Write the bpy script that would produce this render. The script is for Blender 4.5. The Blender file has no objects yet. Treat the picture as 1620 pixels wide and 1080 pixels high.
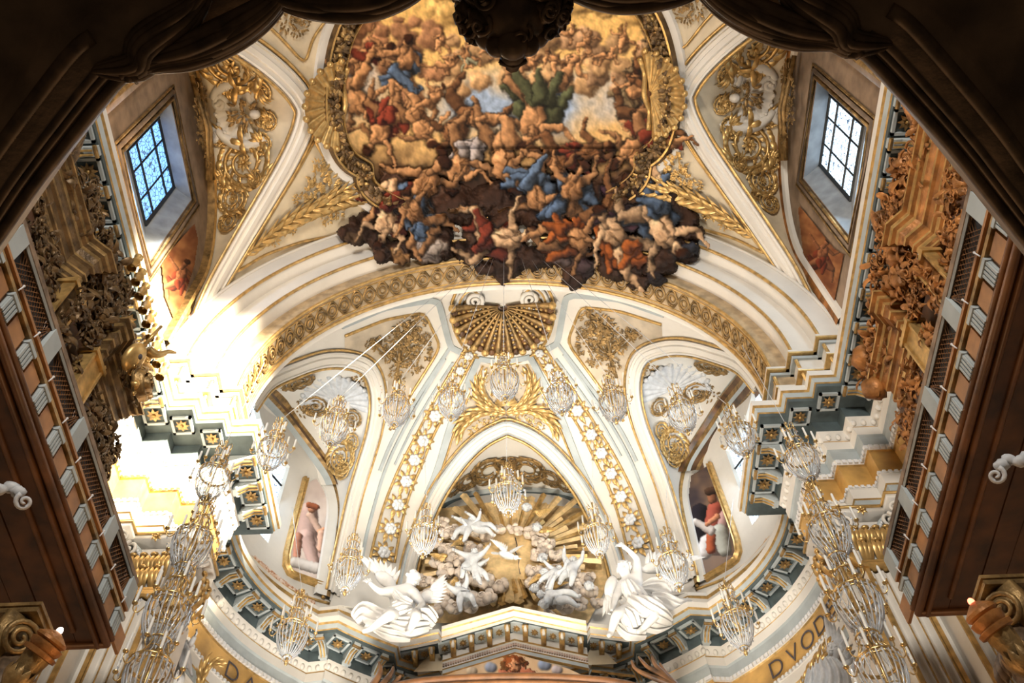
import bpy, bmesh, math, random
import numpy as np
from mathutils import Vector as V, Matrix, Quaternion
from mathutils.bvhtree import BVHTree
random.seed(7)
S = bpy.context.scene
COL = S.collection
PI = math.pi
sin, cos = math.sin, math.cos
# ------------------------------------------------------------------ camera
FPX = 1500.0
th, rho, kk = math.radians(59.2), math.radians(2.06), 13/1500
CAM = V((0, 0, 1.6))
_F = V((0, cos(th), sin(th))); _U = V((0, -sin(th), cos(th))); _R = V((1, 0, 0))
_R1 = _R*cos(rho)-_U*sin(rho)
cF = (_F+_R1*kk).normalized(); cR = (_R1-cF*_R1.dot(cF)).normalized(); cU = cR.cross(cF)
cd = bpy.data.cameras.new('camera'); co = bpy.data.objects.new('camera', cd); COL.objects.link(co)
cd.sensor_width = 36; cd.lens = FPX/1620*36; cd.clip_end = 200; cd.clip_start = .05
co.matrix_world = Matrix(((cR.x, cU.x, -cF.x, CAM.x), (cR.y, cU.y, -cF.y, CAM.y), (cR.z, cU.z, -cF.z, CAM.z), (0, 0, 0, 1)))
S.camera = co
def ray(x, y): return (cF+cR*((x-810)/FPX)-cU*((y-540)/FPX)).normalized()
def proj(p):
    v = V(p)-CAM; d = v.dot(cF)
    return (810+FPX*v.dot(cR)/d, 540-FPX*v.dot(cU)/d) if d > .01 else (-9999, -9999)
def onY(x, y, Y): d = ray(x, y); return CAM+d*(Y/d.y)
def onX(x, y, X): d = ray(x, y); return CAM+d*(X/d.x)
def onZ(x, y, Z): d = ray(x, y); return CAM+d*((Z-CAM.z)/d.z)
def onEll(x, y, a, b, y0):
    d = ray(x, y); A = (d.x/a)**2+(d.y/b)**2; B = 2*(CAM.x*d.x/a**2+(CAM.y-y0)*d.y/b**2); c = ((CAM.y-y0)/b)**2-1
    return CAM+d*((-B+math.sqrt(max(0, B*B-4*A*c)))/(2*A))
# --------------------------------------------------------------- materials
MATS = {}
def mat(name, col, rough=.6, metal=0., var=.12, scale=3., bump=0., bscale=20., col2=None, emit=None, estr=0., spec=.5, alpha=None, trans=0.):
    m = bpy.data.materials.new(name); m.use_nodes = True
    nt = m.node_tree; N = nt.nodes; L = nt.links; b = N['Principled BSDF']
    b.inputs['Roughness'].default_value = rough; b.inputs['Metallic'].default_value = metal
    b.inputs['Specular IOR Level'].default_value = spec
    tc = N.new('ShaderNodeTexCoord')
    nz = N.new('ShaderNodeTexNoise'); nz.inputs['Scale'].default_value = scale; nz.inputs['Detail'].default_value = 6
    L.new(tc.outputs['Object'], nz.inputs['Vector'])
    r = N.new('ShaderNodeValToRGB'); L.new(nz.outputs['Fac'], r.inputs['Fac'])
    c2 = col2 or tuple(max(0, c*(1-2.2*var)) for c in col)
    r.color_ramp.elements[0].position = .32; r.color_ramp.elements[1].position = .68
    r.color_ramp.elements[0].color = (*c2, 1); r.color_ramp.elements[1].color = (*[min(1, c*(1+var*.5)) for c in col], 1)
    L.new(r.outputs['Color'], b.inputs['Base Color'])
    if bump:
        n2 = N.new('ShaderNodeTexNoise'); n2.inputs['Scale'].default_value = bscale; n2.inputs['Detail'].default_value = 4
        L.new(tc.outputs['Object'], n2.inputs['Vector'])
        bp = N.new('ShaderNodeBump'); bp.inputs['Strength'].default_value = bump; bp.inputs['Distance'].default_value = .05
        L.new(n2.outputs['Fac'], bp.inputs['Height']); L.new(bp.outputs['Normal'], b.inputs['Normal'])
    if emit: b.inputs['Emission Color'].default_value = (*emit, 1); b.inputs['Emission Strength'].default_value = estr
    if trans: b.inputs['Transmission Weight'].default_value = trans
    MATS[name] = m; return m
mat('stucco', (.74, .70, .63), .7, var=.05, scale=.8, bump=.12, bscale=6)
mat('vault_cream', (.74, .63, .45), .75, var=.12, scale=1.2, bump=.1, bscale=5)
mat('reveal_grey', (.30, .33, .36), .7, var=.15, scale=2)
mat('panel_tan', (.60, .50, .37), .75, var=.15, scale=1.5)
mat('guilloche_ground', (.50, .37, .22), .7, var=.2, scale=3)
mat('gold', (.70, .45, .165), .36, .6, var=.2, scale=5)
mat('gold_old', (.40, .25, .095), .45, .5, var=.32, scale=4, bump=.25, bscale=18)
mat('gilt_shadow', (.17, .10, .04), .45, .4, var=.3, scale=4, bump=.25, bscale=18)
mat('gold_brown', (.46, .19, .05), .5, .35, var=.3, scale=3, bump=.4, bscale=10)
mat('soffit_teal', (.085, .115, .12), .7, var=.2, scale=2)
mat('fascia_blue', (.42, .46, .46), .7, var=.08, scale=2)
mat('ochre', (.62, .36, .10), .5, var=.2, scale=1.5, bump=.06, bscale=9)
mat('marble_brown', (.16, .075, .03), .35, var=.4, scale=2)
mat('marble_pink', (.62, .45, .36), .45, var=.35, scale=1.6)
mat('wood', (.20, .085, .03), .45, var=.25, scale=2)
mat('wood_light', (.46, .215, .075), .5, var=.2, scale=2)
mat('wood_dark', (.115, .045, .014), .5, var=.3, scale=2)
mat('dark_stone', (.30, .20, .125), .6, var=.3, scale=3, bump=.3, bscale=12)
mat('bronze', (.17, .11, .065), .5, .15, var=.3, scale=9)
mat('grille_dark', (.035, .03, .028), .6, var=.3, scale=8)
mat('lead', (.02, .025, .03), .5, .3)
mat('white_paint', (.78, .78, .78), .5, var=.04)
mat('statue_white', (.82, .81, .79), .55, var=.05, scale=4, bump=.08, bscale=12)
mat('putto_grey', (.62, .63, .64), .55, var=.1, scale=5, bump=.1, bscale=10)
mat('cloud_stucco', (.70, .58, .47), .6, var=.22, scale=2.5, bump=.2, bscale=8)
mat('pipe_metal', (.40, .42, .44), .35, .8, var=.15, scale=4)
mat('gilt_matte', (.80, .57, .28), .45, .15, var=.15, scale=4)
mat('wall_brown', (.30, .21, .14), .65, var=.2, scale=2)
mat('letter', (.07, .06, .07), .6)
mat('wire', (.62, .64, .66), .5, .2)
mat('brass', (.85, .60, .26), .28, .85, var=.1, scale=10)
mat('candle', (.88, .86, .80), .4, var=.03)
mat('bulb_red', (1, .25, .15), .3, emit=(1, .15, .08), estr=6)
mat('bulb_white', (1, .9, .8), .3, emit=(1, .78, .62), estr=6)
def crystal():
    m = bpy.data.materials.new('crystal'); m.use_nodes = True; nt = m.node_tree; N = nt.nodes; L = nt.links
    out = N['Material Output']; N.remove(N['Principled BSDF'])
    g = N.new('ShaderNodeBsdfGlossy'); g.inputs['Roughness'].default_value = .08; g.inputs['Color'].default_value = (.95, .97, 1, 1)
    t = N.new('ShaderNodeBsdfTransparent'); t.inputs['Color'].default_value = (.93, .95, .97, 1)
    d = N.new('ShaderNodeBsdfDiffuse'); d.inputs['Color'].default_value = (.8, .84, .88, 1)
    lw = N.new('ShaderNodeLayerWeight'); lw.inputs['Blend'].default_value = .45
    a = N.new('ShaderNodeMixShader'); L.new(lw.outputs['Facing'], a.inputs[0]); L.new(t.outputs[0], a.inputs[1]); L.new(g.outputs[0], a.inputs[2])
    b = N.new('ShaderNodeMixShader'); b.inputs[0].default_value = .36; L.new(a.outputs[0], b.inputs[1]); L.new(d.outputs[0], b.inputs[2])
    L.new(b.outputs[0], out.inputs['Surface']); MATS['crystal'] = m
crystal()
def pane_mat(name, tint, strength, vscale):
    """leaded pale glass with daylight behind it: small quarries drawn by a Voronoi edge"""
    m = bpy.data.materials.new(name); m.use_nodes = True; nt = m.node_tree; N = nt.nodes; L = nt.links; b = N['Principled BSDF']
    tc = N.new('ShaderNodeTexCoord'); vo = N.new('ShaderNodeTexVoronoi'); vo.feature = 'DISTANCE_TO_EDGE'; vo.inputs['Scale'].default_value = vscale
    mp = N.new('ShaderNodeMapping'); mp.inputs['Scale'].default_value = (1, 1.6, 1); L.new(tc.outputs['Object'], mp.inputs['Vector']); L.new(mp.outputs['Vector'], vo.inputs['Vector'])
    r = N.new('ShaderNodeValToRGB'); r.color_ramp.elements[0].position = .02; r.color_ramp.elements[1].position = .09
    r.color_ramp.elements[0].color = (.02, .05, .10, 1); r.color_ramp.elements[1].color = (*tint, 1)
    L.new(vo.outputs['Distance'], r.inputs['Fac']); L.new(r.outputs['Color'], b.inputs['Emission Color']); b.inputs['Emission Strength'].default_value = strength
    b.inputs['Base Color'].default_value = (.05, .06, .07, 1); b.inputs['Roughness'].default_value = .2; MATS[name] = m
pane_mat('pane_blue', (.22, .50, 1.0), 2.1, 4.5)
pane_mat('pane_white', (.72, .88, 1.0), 2.6, 6)
# ------------------------------------------------------------ mesh builder
def frame_of(n, t=None):
    n = n.normalized()
    if t is None or abs(n.dot(t.normalized())) > .99: t = V((0, 0, 1)) if abs(n.z) < .9 else V((1, 0, 0))
    x = (t-n*t.dot(n)).normalized(); return x, n.cross(x), n
def crom(pts, n=6, closed=False):
    pts = [V(p) for p in pts]; out = []; N = len(pts)
    rng = range(N if closed else N-1)
    for i in rng:
        g = (lambda k: pts[k % N]) if closed else (lambda k: pts[max(0, min(N-1, k))])
        a, b, c, d = g(i-1), g(i), g(i+1), g(i+2)
        for j in range(n):
            t = j/n
            out.append(.5*((2*b)+(c-a)*t+(2*a-5*b+4*c-d)*t*t+(3*b-a-3*c+d)*t**3))
    if not closed: out.append(pts[-1])
    return out
def resample(pts, n):
    pts = [V(p) for p in pts]; L = [0]
    for a, b in zip(pts, pts[1:]): L.append(L[-1]+(b-a).length)
    out = []; k = 0
    for i in range(n):
        s = L[-1]*i/(n-1)
        while k < len(L)-2 and L[k+1] < s: k += 1
        d = L[k+1]-L[k]; out.append(pts[k].lerp(pts[k+1], 0 if d < 1e-9 else (s-L[k])/d))
    return out
class MB:
    def __init__(s): s.v = []; s.f = []; s.m = []; s.mats = []
    def mi(s, m):
        if m is None: return 0
        if m not in s.mats: s.mats.append(m)
        return s.mats.index(m)
    def add(s, vs, fs, m=None):
        o = len(s.v); k = s.mi(m); s.v += [V(p) for p in vs]
        for f in fs: s.f.append([i+o for i in f]); s.m.append(k)
    def box(s, c, h, M=None, m=None, taper=1.):
        vs = []
        for z in (-1, 1):
            for x, y in ((-1, -1), (1, -1), (1, 1), (-1, 1)):
                q = taper if z > 0 else 1.
                p = V((x*h[0]*q, y*h[1]*q, z*h[2])); p = (M @ p if M else p)+V(c); vs.append(p)
        s.add(vs, [(3, 2, 1, 0), (4, 5, 6, 7), (0, 1, 5, 4), (1, 2, 6, 5), (2, 3, 7, 6), (3, 0, 4, 7)], m)
    def grid(s, P, m=None, wrapu=False):
        nu = len(P); nv = len(P[0]); vs = [p for r in P for p in r]; fs = []
        for i in range(nu if wrapu else nu-1):
            for j in range(nv-1):
                a = i*nv+j; b = ((i+1) % nu)*nv+j; fs.append((a, b, b+1, a+1))
        s.add(vs, fs, m)
    def tube(s, pts, r, n=6, m=None, closed=False, cap=True, flat=1.):
        pts = [V(p) for p in pts]; N = len(pts)
        if N < 2: return
        rr = r if isinstance(r, (list, tuple)) else [r]*N
        rings = []; u = None
        for i, p in enumerate(pts):
            a = pts[(i-1) % N] if closed or i > 0 else p; b = pts[(i+1) % N] if closed or i < N-1 else p
            t = (b-a); t = t.normalized() if t.length > 1e-9 else V((0, 0, 1))
            if u is None: u, w, _ = frame_of(t)
            else:
                u = u-t*u.dot(t); u = u.normalized() if u.length > 1e-6 else frame_of(t)[0]; w = t.cross(u)
            rings.append([p+(u*cos(2*PI*k/n)+w*sin(2*PI*k/n)*flat)*rr[i] for k in range(n)])
        vs = [q for R in rings for q in R]; fs = []
        for i in range(N if closed else N-1):
            for k in range(n):
                a = i*n+k; b = i*n+(k+1) % n; c = ((i+1) % N)*n+(k+1) % n; d = ((i+1) % N)*n+k; fs.append((a, b, c, d))
        if cap and not closed: fs += [tuple(range(n-1, -1, -1)), tuple((N-1)*n+k for k in range(n))]
        s.add(vs, fs, m)
    def ribbon(s, pts, nrm, prof, m=None, closed=False):
        """sweep an open profile [(side, up, mat)] along points with surface normals"""
        N = len(pts); rows = []
        for i, p in enumerate(pts):
            a = pts[(i-1) % N] if closed or i > 0 else p; b = pts[(i+1) % N] if closed or i < N-1 else p
            t = (b-a).normalized(); n = nrm[i]; w = t.cross(n).normalized()
            rows.append([p+w*q[0]+n*q[1] for q in prof])
        for j in range(len(prof)-1):
            col = [[r[j], r[j+1]] for r in rows]
            s.grid(col, prof[j][2] if len(prof[j]) > 2 else m, wrapu=closed)
    def lathe(s, prof, c, M=None, n=16, m=None, wob=None):
        rows = []
        for k in range(n):
            a = 2*PI*k/n; row = []
            for j, (r, z) in enumerate(prof):
                q = r*(wob(a, j) if wob else 1.); p = V((q*cos(a), q*sin(a), z)); row.append((M @ p if M else p)+V(c))
            rows.append(row)
        s.grid(rows, m, wrapu=True)
    def blob(s, c, r, M=None, n=8, m=None, noise=0., seed=0):
        rs = r if isinstance(r, (tuple, list)) else (r, r, r); rows = []; rnd = random.Random(seed)
        ph = [rnd.uniform(0, 6.28) for _ in range(6)]
        for k in range(n*2):
            a = PI*k/n; row = []
            for j in range(n+1):
                b = PI*j/n-PI/2; q = 1+noise*(sin(3*a+ph[0]+2*b)*cos(2*b+ph[1])+.6*sin(5*a+ph[2])*cos(3*b+ph[3]))
                p = V((cos(a)*cos(b)*rs[0], sin(a)*cos(b)*rs[1], sin(b)*rs[2]))*q
                row.append((M @ p if M else p)+V(c))
            rows.append(row)
        s.grid(rows, m, wrapu=True)
    def extrude(s, poly, d, m=None, m2=None):
        """closed 3D polygon extruded by vector d"""
        n = len(poly); d = V(d); vs = [V(p) for p in poly]+[V(p)+d for p in poly]
        s.add(vs, [tuple(range(n-1, -1, -1)), tuple(range(n, 2*n))], m)
        s.add(vs, [(i, (i+1) % n, n+(i+1) % n, n+i) for i in range(n)], m2 or m)
    def build(s, name, m=None, parent=None, smooth=True, flip=False, autos=None):
        me = bpy.data.meshes.new(name)
        off = parent.matrix_basis.translation if parent is not None else V((0, 0, 0))
        pp = parent.parent if parent is not None else None
        while pp is not None: off = off+pp.matrix_basis.translation; pp = pp.parent
        me.from_pydata([tuple(p-off) for p in s.v], [], s.f)
        ms = s.mats or [m]
        if m is not None and s.mats and None in s.mats: ms = [x if x else m for x in s.mats]
        for x in ms: me.materials.append(MATS[x or m or 'stucco'])
        me.polygons.foreach_set('material_index', s.m)
        if smooth: me.polygons.foreach_set('use_smooth', [True]*len(me.polygons))
        me.update()
        o = bpy.data.objects.new(name, me); COL.objects.link(o)
        if parent is not None: o.parent = parent
        if autos:
            bm = bmesh.new(); bm.from_mesh(me); bmesh.ops.remove_doubles(bm, verts=bm.verts, dist=1e-4)
            for e in bm.edges:
                if len(e.link_faces) == 2 and e.calc_face_angle(0) > autos: e.smooth = False
            bm.to_mesh(me); bm.free()
        return o
    def bvh(s): return BVHTree.FromPolygons([tuple(p) for p in s.v], s.f)
ORD = 'first second third fourth fifth sixth seventh eighth ninth tenth eleventh twelfth thirteenth fourteenth fifteenth sixteenth seventeenth eighteenth nineteenth twentieth'.split()
def tag(o, label, cat, group=None, kind=None):
    if label: o['label'] = label
    if cat: o['category'] = cat
    if group: o['group'] = group
    if kind: o['kind'] = kind
    return o
def empty(name, loc, label, cat, group=None):
    o = bpy.data.objects.new(name, None); COL.objects.link(o); o.location = loc; o.empty_display_size = .2
    return tag(o, label, cat, group)
def struct(o, label=None, cat=None): o['kind'] = 'structure'; return tag(o, label, cat)
def hitb(bvh, x, y, lift=0.):
    d = ray(x, y); h = bvh.ray_cast(CAM, d)
    if h[0] is None: return None, None
    n = h[1] if h[1].dot(d) < 0 else -h[1]
    return h[0]+n*lift, n.normalized()
mx = lambda p: V((-p.x, p.y, p.z))
# =============================================================== THE SHELL
ZS, RV = 22.8, 8.9                 # springing height and radius of the nave vault
YC = 8.5                           # middle of the nave bay
def cyl(a, Y, r=RV): return V((r*cos(a), Y, ZS+r*sin(a)))
def on_cyl(x, y, r=RV):
    d = ray(x, y); A = d.x**2+d.z**2; B = 2*(CAM.x*d.x+(CAM.z-ZS)*d.z); c = CAM.x**2+(CAM.z-ZS)**2-r*r
    return CAM+d*((-B+math.sqrt(B*B-4*A*c))/(2*A))
def inpoly(x, y, P):
    r = False; j = len(P)-1
    for i in range(len(P)):
        if (P[i][1] > y) != (P[j][1] > y) and x < (P[j][0]-P[i][0])*(y-P[i][1])/(P[j][1]-P[i][1])+P[i][0]: r = not r
        j = i
    return r
# groin of the left window cell, traced from its foot to its point, then mirrored along the nave
gh = [on_cyl(*p) for p in [(296, 552), (330, 470), (372, 395), (420, 315), (455, 255), (477, 207), (485, 172)]]
YC = gh[-1].y
gh = crom(gh, 6)
GROIN = resample(gh+[V((p.x, 2*YC-p.y, p.z)) for p in reversed(gh[:-1])], 64)
gpoly = [(math.atan2(p.z-ZS, p.x), p.y) for p in GROIN]
gpoly = [(PI+.2, gpoly[0][1])]+gpoly+[(PI+.2, gpoly[-1][1])]
def in_groin(p):
    q = V((-abs(p.x), p.y, p.z)); return inpoly(math.atan2(q.z-ZS, q.x), q.y, gpoly)
def cutgrid(P, test, mb, m):
    nu, nv = len(P), len(P[0]); idx = {}; vs = []; fs = []
    for i in range(nu-1):
        for j in range(nv-1):
            c = (P[i][j]+P[i+1][j+1])/2
            if test(c): continue
            f = []
            for a, b in ((i, j), (i+1, j), (i+1, j+1), (i, j+1)):
                if (a, b) not in idx: idx[(a, b)] = len(vs); vs.append(P[a][b])
                f.append(idx[(a, b)])
            fs.append(f)
    mb.add(vs, fs, m)
vault = MB()
cutgrid([[cyl(PI*i/220, -1+13.8*j/130) for j in range(131)] for i in range(221)], in_groin, vault, 'vault_cream')
VAULT_FULL = MB(); VAULT_FULL.grid([[cyl(PI*i/60, -1+13.8*j/4) for j in range(5)] for i in range(61)])
ceil = struct(vault.build('ceiling', 'vault_cream'), 'cream barrel vault of the nave around the oval ceiling painting', 'ceiling')
# window cells
XW = 8.9
LA = []
for i in range(64):
    s = i/63
    if s < .16: LA.append(V((-XW, YC+4.2, 22.9+(26.4-22.9)*s/.16)))
    elif s > .84: LA.append(V((-XW, YC-4.2, 22.9+(26.4-22.9)*(1-s)/.16)))
    else:
        a = PI*(s-.16)/.68; LA.append(V((-XW, YC+4.2*cos(a), 26.4+3.65*sin(a))))
LA = resample(LA, 64)
CELL = [[GROIN[i].lerp(LA[i], j/14)+V((0, 0, .25*sin(PI*j/14))) for j in range(15)] for i in range(64)]
CELLMB = {}
for sgn, nm in ((-1, 'left'), (1, 'right')):
    c = MB(); c.grid([[p if sgn < 0 else mx(p) for p in r] for r in CELL]); CELLMB[sgn] = c
    struct(c.build('ceiling_cell', 'vault_cream'), 'cream vault cell over the %s nave window with gilded scrolls' % nm, 'vault cell')
# walls above the cornice with the window openings, and the splayed reveals
WY0, WY1, WZ0, WZ1 = 7.45, 10.3, 23.4, 27.55
for sgn, nm in ((-1, 'left'), (1, 'right')):
    X = sgn*XW; w = MB(); ys = [-1, WY0, WY1, 13.8]; zs = [20.3, WZ0, WZ1, 31]
    for i in range(3):
        for j in range(3):
            if (i, j) == (1, 1): continue
            w.add([V((X, ys[i], zs[j])), V((X, ys[i+1], zs[j])), V((X, ys[i+1], zs[j+1])), V((X, ys[i], zs[j+1]))], [(0, 1, 2, 3)], 'wall_brown')
    G = [V((sgn*9.4, a, b)) for a, b in ((7.92, 25.0), (9.98, 25.0), (9.98, 27.75), (7.92, 27.75))]
    O = [V((X, a, b)) for a, b in ((WY0, WZ0), (WY1, WZ0), (WY1, WZ1), (WY0, WZ1))]
    w.add(G+O, [(0, 1, 5, 4), (1, 2, 6, 5), (2, 3, 7, 6), (3, 0, 4, 7)], 'reveal_grey')
    ww = struct(w.build('wall_%s' % nm, smooth=False), '%s upper nave wall with a splayed window above the cornice' % nm, 'wall')
    fm = MB()
    for off, r, m in ((.08, .06, 'gold_old'), (.22, .07, 'wall_brown'), (.36, .04, 'gold_old')):
        fm.tube([V((X-sgn*.05, WY0-off, WZ0-off)), V((X-sgn*.05, WY1+off, WZ0-off)), V((X-sgn*.05, WY1+off, WZ1+off)), V((X-sgn*.05, WY0-off, WZ1+off))], r, 6, m, closed=True)
    for yy in (WY0-1.3,): fm.tube([V((X-sgn*.05, yy, 22)), V((X-sgn*.05, yy, 29))], .1, 6, 'gold_old'); fm.box((X-sgn*.03, yy, 25), (.08, .2, 4), None, 'wall_brown')
    fm.build('window_surround', 'gold_old', ww)
    # glazing
    win = empty('window_%d' % (1 if sgn < 0 else 2), (sgn*9.4, 8.95, 26.4), 'leaded clear window in the %s nave wall, %s' % (nm, 'seen blue through a scroll pattern' if sgn < 0 else 'blown almost white'), 'window'); win['kind'] = 'structure'
    p = MB(); p.add([q+V((sgn*.03, 0, 0)) for q in G], [(0, 1, 2, 3)]); p.build('pane', 'pane_blue' if sgn < 0 else 'pane_white', win, False)
    f = MB()
    for a, b in ((0, 1), (1, 2), (2, 3), (3, 0)): f.tube([G[a], G[b]], .07, 4)
    f.build('window_frame', 'lead', win, False)
    for t in (.3, .68): k = MB(); k.tube([G[0].lerp(G[1], t), G[3].lerp(G[2], t)], .035, 4); k.build('glazing_bar', 'lead', win, False)
    for t in (.28, .74): k = MB(); k.tube([G[0].lerp(G[3], t), G[1].lerp(G[2], t)], .035, 4); k.build('glazing_bar', 'lead', win, False)
# ------------------------------------------------- the arch before the apse
RINGS = [(7.0, 13.6, 14.6), (7.5, 13.1, 13.62), (8.15, 12.65, 13.12)]
ARCH = MB()
def arc(r, Y, n=72, ext=2.3): return [V((r, Y, ZS-ext))]+[V((r*cos(PI*i/n), Y, ZS+r*sin(PI*i/n))) for i in range(n+1)]+[V((-r, Y, ZS-ext))]
def ring_solid(mb, r0, r1, y0, y1, m):
    prof = [(r1, y0), (r0+.1, y0), (r0, y0+.04), (r0, y1), (r1, y1)]
    for (a, b), (c, d) in zip(prof, prof[1:]): mb.grid([[p, q] for p, q in zip(arc(a, b), arc(c, d))], m)
names = ['inner', 'middle', 'outer']
for k, (r, y0, y1) in enumerate(RINGS):
    mb = MB(); ring_solid(mb, r, [9.0, 8.2, 8.95][k], y0, y1, 'guilloche_ground' if k == 0 else 'stucco')
    ring_solid(ARCH, r, 9, y0, y1, None)
    o = struct(mb.build('trim_%d' % (k+1), autos=.6), '%s moulded order of the great arch before the apse%s' % (names[k], ' with its guilloche band' if k == 0 else ''), 'arch moulding')
    im = MB()
    for sg in (-1, 1):
        for zz, hh, oo, mm in ((22.36, .07, .10, 'stucco'), (22.27, .03, .13, 'gold'), (22.15, .06, .05, 'fascia_blue'), (21.55, .05, .07, 'stucco'), (21.48, .025, .09, 'gold')): im.box((sg*(r+.31), (y0+y1)/2-.02, zz), (.36+oo, (y1-y0)/2+oo, hh), None, mm)
    im.build('impost', 'stucco', o, False)
    # gilded edge rolls belong to their order
    g = MB(); g.tube(arc(r-.01, y0), .05, 6)
    if k == 0: g.tube(arc(r-.01, y1-.06), .06, 6); g.tube(arc(r-.005, y1-.2), .03, 5); g.tube(arc(r-.005, y0+.13), .03, 5)
    g.build('gilded_edge', 'gold', o)
    if k == 0:
        w = MB(); w.grid([[p, q] for p, q in zip(arc(r+.02, y1), arc(r+.02, y1+.2))], 'stucco'); w.grid([[p, q] for p, q in zip(arc(r+.02, y1+.2), arc(r+1.6, y1+.2))], 'stucco'); w.build('inner_band', 'stucco', o)
        gl = MB(); N = 46; R = r-.03
        def P(a, Y): return V((R*cos(a), Y, ZS+R*sin(a)))
        ym = (y0+y1-.1)/2
        for i in range(N):
            a0 = PI*(i+.5)/N
            for q, rr in ((.2, .03), (.1, .035)):
                gl.tube([P(a0+q*cos(t)/R, ym+q*1.1*sin(t)) for t in [2*PI*s/14 for s in range(14)]], rr, 4, closed=True)
        for ph in (0, PI):
            gl.tube([P(PI*s/(N*8), ym+.31*sin(s*PI/8+ph)) for s in range(N*8+1)], .03, 4)
        gl.build('guilloche', 'gold_old', o)
o = bpy.data.objects['trim_3']
g = MB(); g.tube(arc(8.75, 12.6), .06, 6); g.grid([[p, q] for p, q in zip(arc(8.15, 12.66), arc(8.75, 12.6))], 'stucco'); g.build('outer_fillet', 'gold', o)
# ---------------------------------------------------------------- apse vault
AA, AB, AC, AY = 8.35, 6.1, 8.5, 18.3
conP = []
for i in range(181):
    a = PI*i/180; row = []
    for j in range(121):
        if j <= 40: row.append(V((AA*cos(a), 15.0+(AY-15.0)*j/40, ZS+AC*sin(a))))
        else:
            b = (PI/2)*(j-40)/80; row.append(V((AA*cos(a)*cos(b), AY+AB*sin(b), ZS+AC*sin(a)*cos(b))))
    conP.append(row)
CONF = MB(); CONF.grid(conP)
CONB = CONF.bvh()
def on_con(x, y, lift=0.): return hitb(CONB, x, y, lift)
SG = [(398, 640), (426, 603), (467, 583), (510, 569), (547, 568), (578, 578), (593, 603), (597, 640), (590, 685), (575, 735), (560, 785), (545, 850), (533, 905), (526, 940)]
CG = [(803, 674), (770, 690), (742, 713), (715, 745), (692, 780), (675, 815), (660, 852), (648, 890), (640, 930)]
SG3 = resample(crom([on_con(*p)[0] for p in SG], 6), 60)
c3 = crom([on_con(*p)[0] for p in CG], 6); dx = c3[0].x
c3 = [V((p.x-dx*(1-i/len(c3)), p.y, p.z)) for i, p in enumerate(c3)]
CG3 = resample(list(reversed(c3))+[mx(p) for p in c3[1:]], 80)
sgp = [proj(p) for p in SG3]; sgp = sgp+[(500, 1100), (200, 1100), (200, 640)]
cgp = [proj(p) for p in CG3]; cgp = cgp+[(990, 1200), (630, 1200)]
def in_apse(p):
    q = V((-abs(p.x), p.y, p.z)); a = proj(q)
    return inpoly(*a, sgp) or inpoly(*proj(p), cgp)
con = MB(); cutgrid(conP, in_apse, con, 'stucco')
struct(con.build('ceiling_apse', 'stucco'), 'white and gold half dome of the apse behind the great arch', 'half dome')
# apse wall: elliptical in plan, with window openings
EA, EB = 8.4, 6.15
def ew(a, z, k=0.): return V(((EA+k)*cos(a), AY+(EB+k)*sin(a), z))
def ang(p): return math.atan2((p.y-AY)/EB, p.x/EA)
wa = [ang(onEll(x, y, EA, EB, AY)) for x, y in ((445, 753), (428, 818))]
AW1 = sum(wa)/2-.035; AW0 = AW1+.5        # left window, angles measured from +x
WZa, WZb = 24.4, 28.3
wl = MB(); zs = [20.2, WZa, WZb, 33]
angs = sorted(set([-.45+ (PI+.9)*i/120 for i in range(121)]+[AW0, AW1, PI-AW0, PI-AW1]))
for i in range(len(angs)-1):
    am = (angs[i]+angs[i+1])/2; hole = AW1 < am < AW0 or PI-AW0 < am < PI-AW1
    for j in range(3):
        if j == 1 and hole: continue
        pts = []
        for a, z in ((angs[i], zs[j]), (angs[i+1], zs[j]), (angs[i+1], zs[j+1]), (angs[i], zs[j+1])):
            p = ew(a, z)
            if a < 0 or a > PI: p = V((math.copysign(EA, p.x), AY-(abs(a) if a < 0 else a-PI)*7, z))
            pts.append(p)
        wl.add(pts, [(0, 1, 2, 3)])
for s in (0, 1):
    a0, a1 = (AW1, AW0) if s == 0 else (PI-AW0, PI-AW1)
    for a in (a0, a1): wl.add([ew(a, WZa), ew(a, WZb), ew(a, WZb, .2), ew(a, WZa, .2)], [(0, 1, 2, 3)])
    for z in (WZa, WZb): wl.grid([[ew(a0+(a1-a0)*t/4, z), ew(a0+(a1-a0)*t/4, z, .2)] for t in range(5)])
    nm = 'left' if s == 0 else 'right'
    win = empty('window_%d' % (3+s), ew((a0+a1)/2, 26.3, .17), 'narrow leaded window half hidden behind the %s pier of the apse arch' % nm, 'window'); win['kind'] = 'structure'
    p = MB(); p.grid([[ew(a0+(a1-a0)*t/6, WZa-.05, .17), ew(a0+(a1-a0)*t/6, WZb+.05, .17)] for t in range(7)]); p.build('pane', 'pane_white', win, False)
    for t in (.33, .66): k = MB(); k.tube([ew(a0+(a1-a0)*t, WZa, .14), ew(a0+(a1-a0)*t, WZb, .14)], .045, 4); k.build('glazing_bar', 'lead', win, False)
    for t in (.25, .5, .75): k = MB(); k.tube([ew(a0+(a1-a0)*q/6, WZa+(WZb-WZa)*t, .14) for q in range(7)], .045, 4); k.build('glazing_bar', 'lead', win, False)
struct(wl.build('wall_apse', 'stucco'), 'curved white upper wall of the apse', 'wall')
WALLB = MB(); wp = [(EA, 12)]+[(EA*cos(PI*i/120), AY+EB*sin(PI*i/120)) for i in range(121)]+[(-EA, 12)]
WALLB.grid([[V((*p, 15)), V((*p, 44))] for p in wp]); WALLB = WALLB.bvh()
def on_wall(x, y, lift=0.): return hitb(WALLB, x, y, lift)
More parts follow.
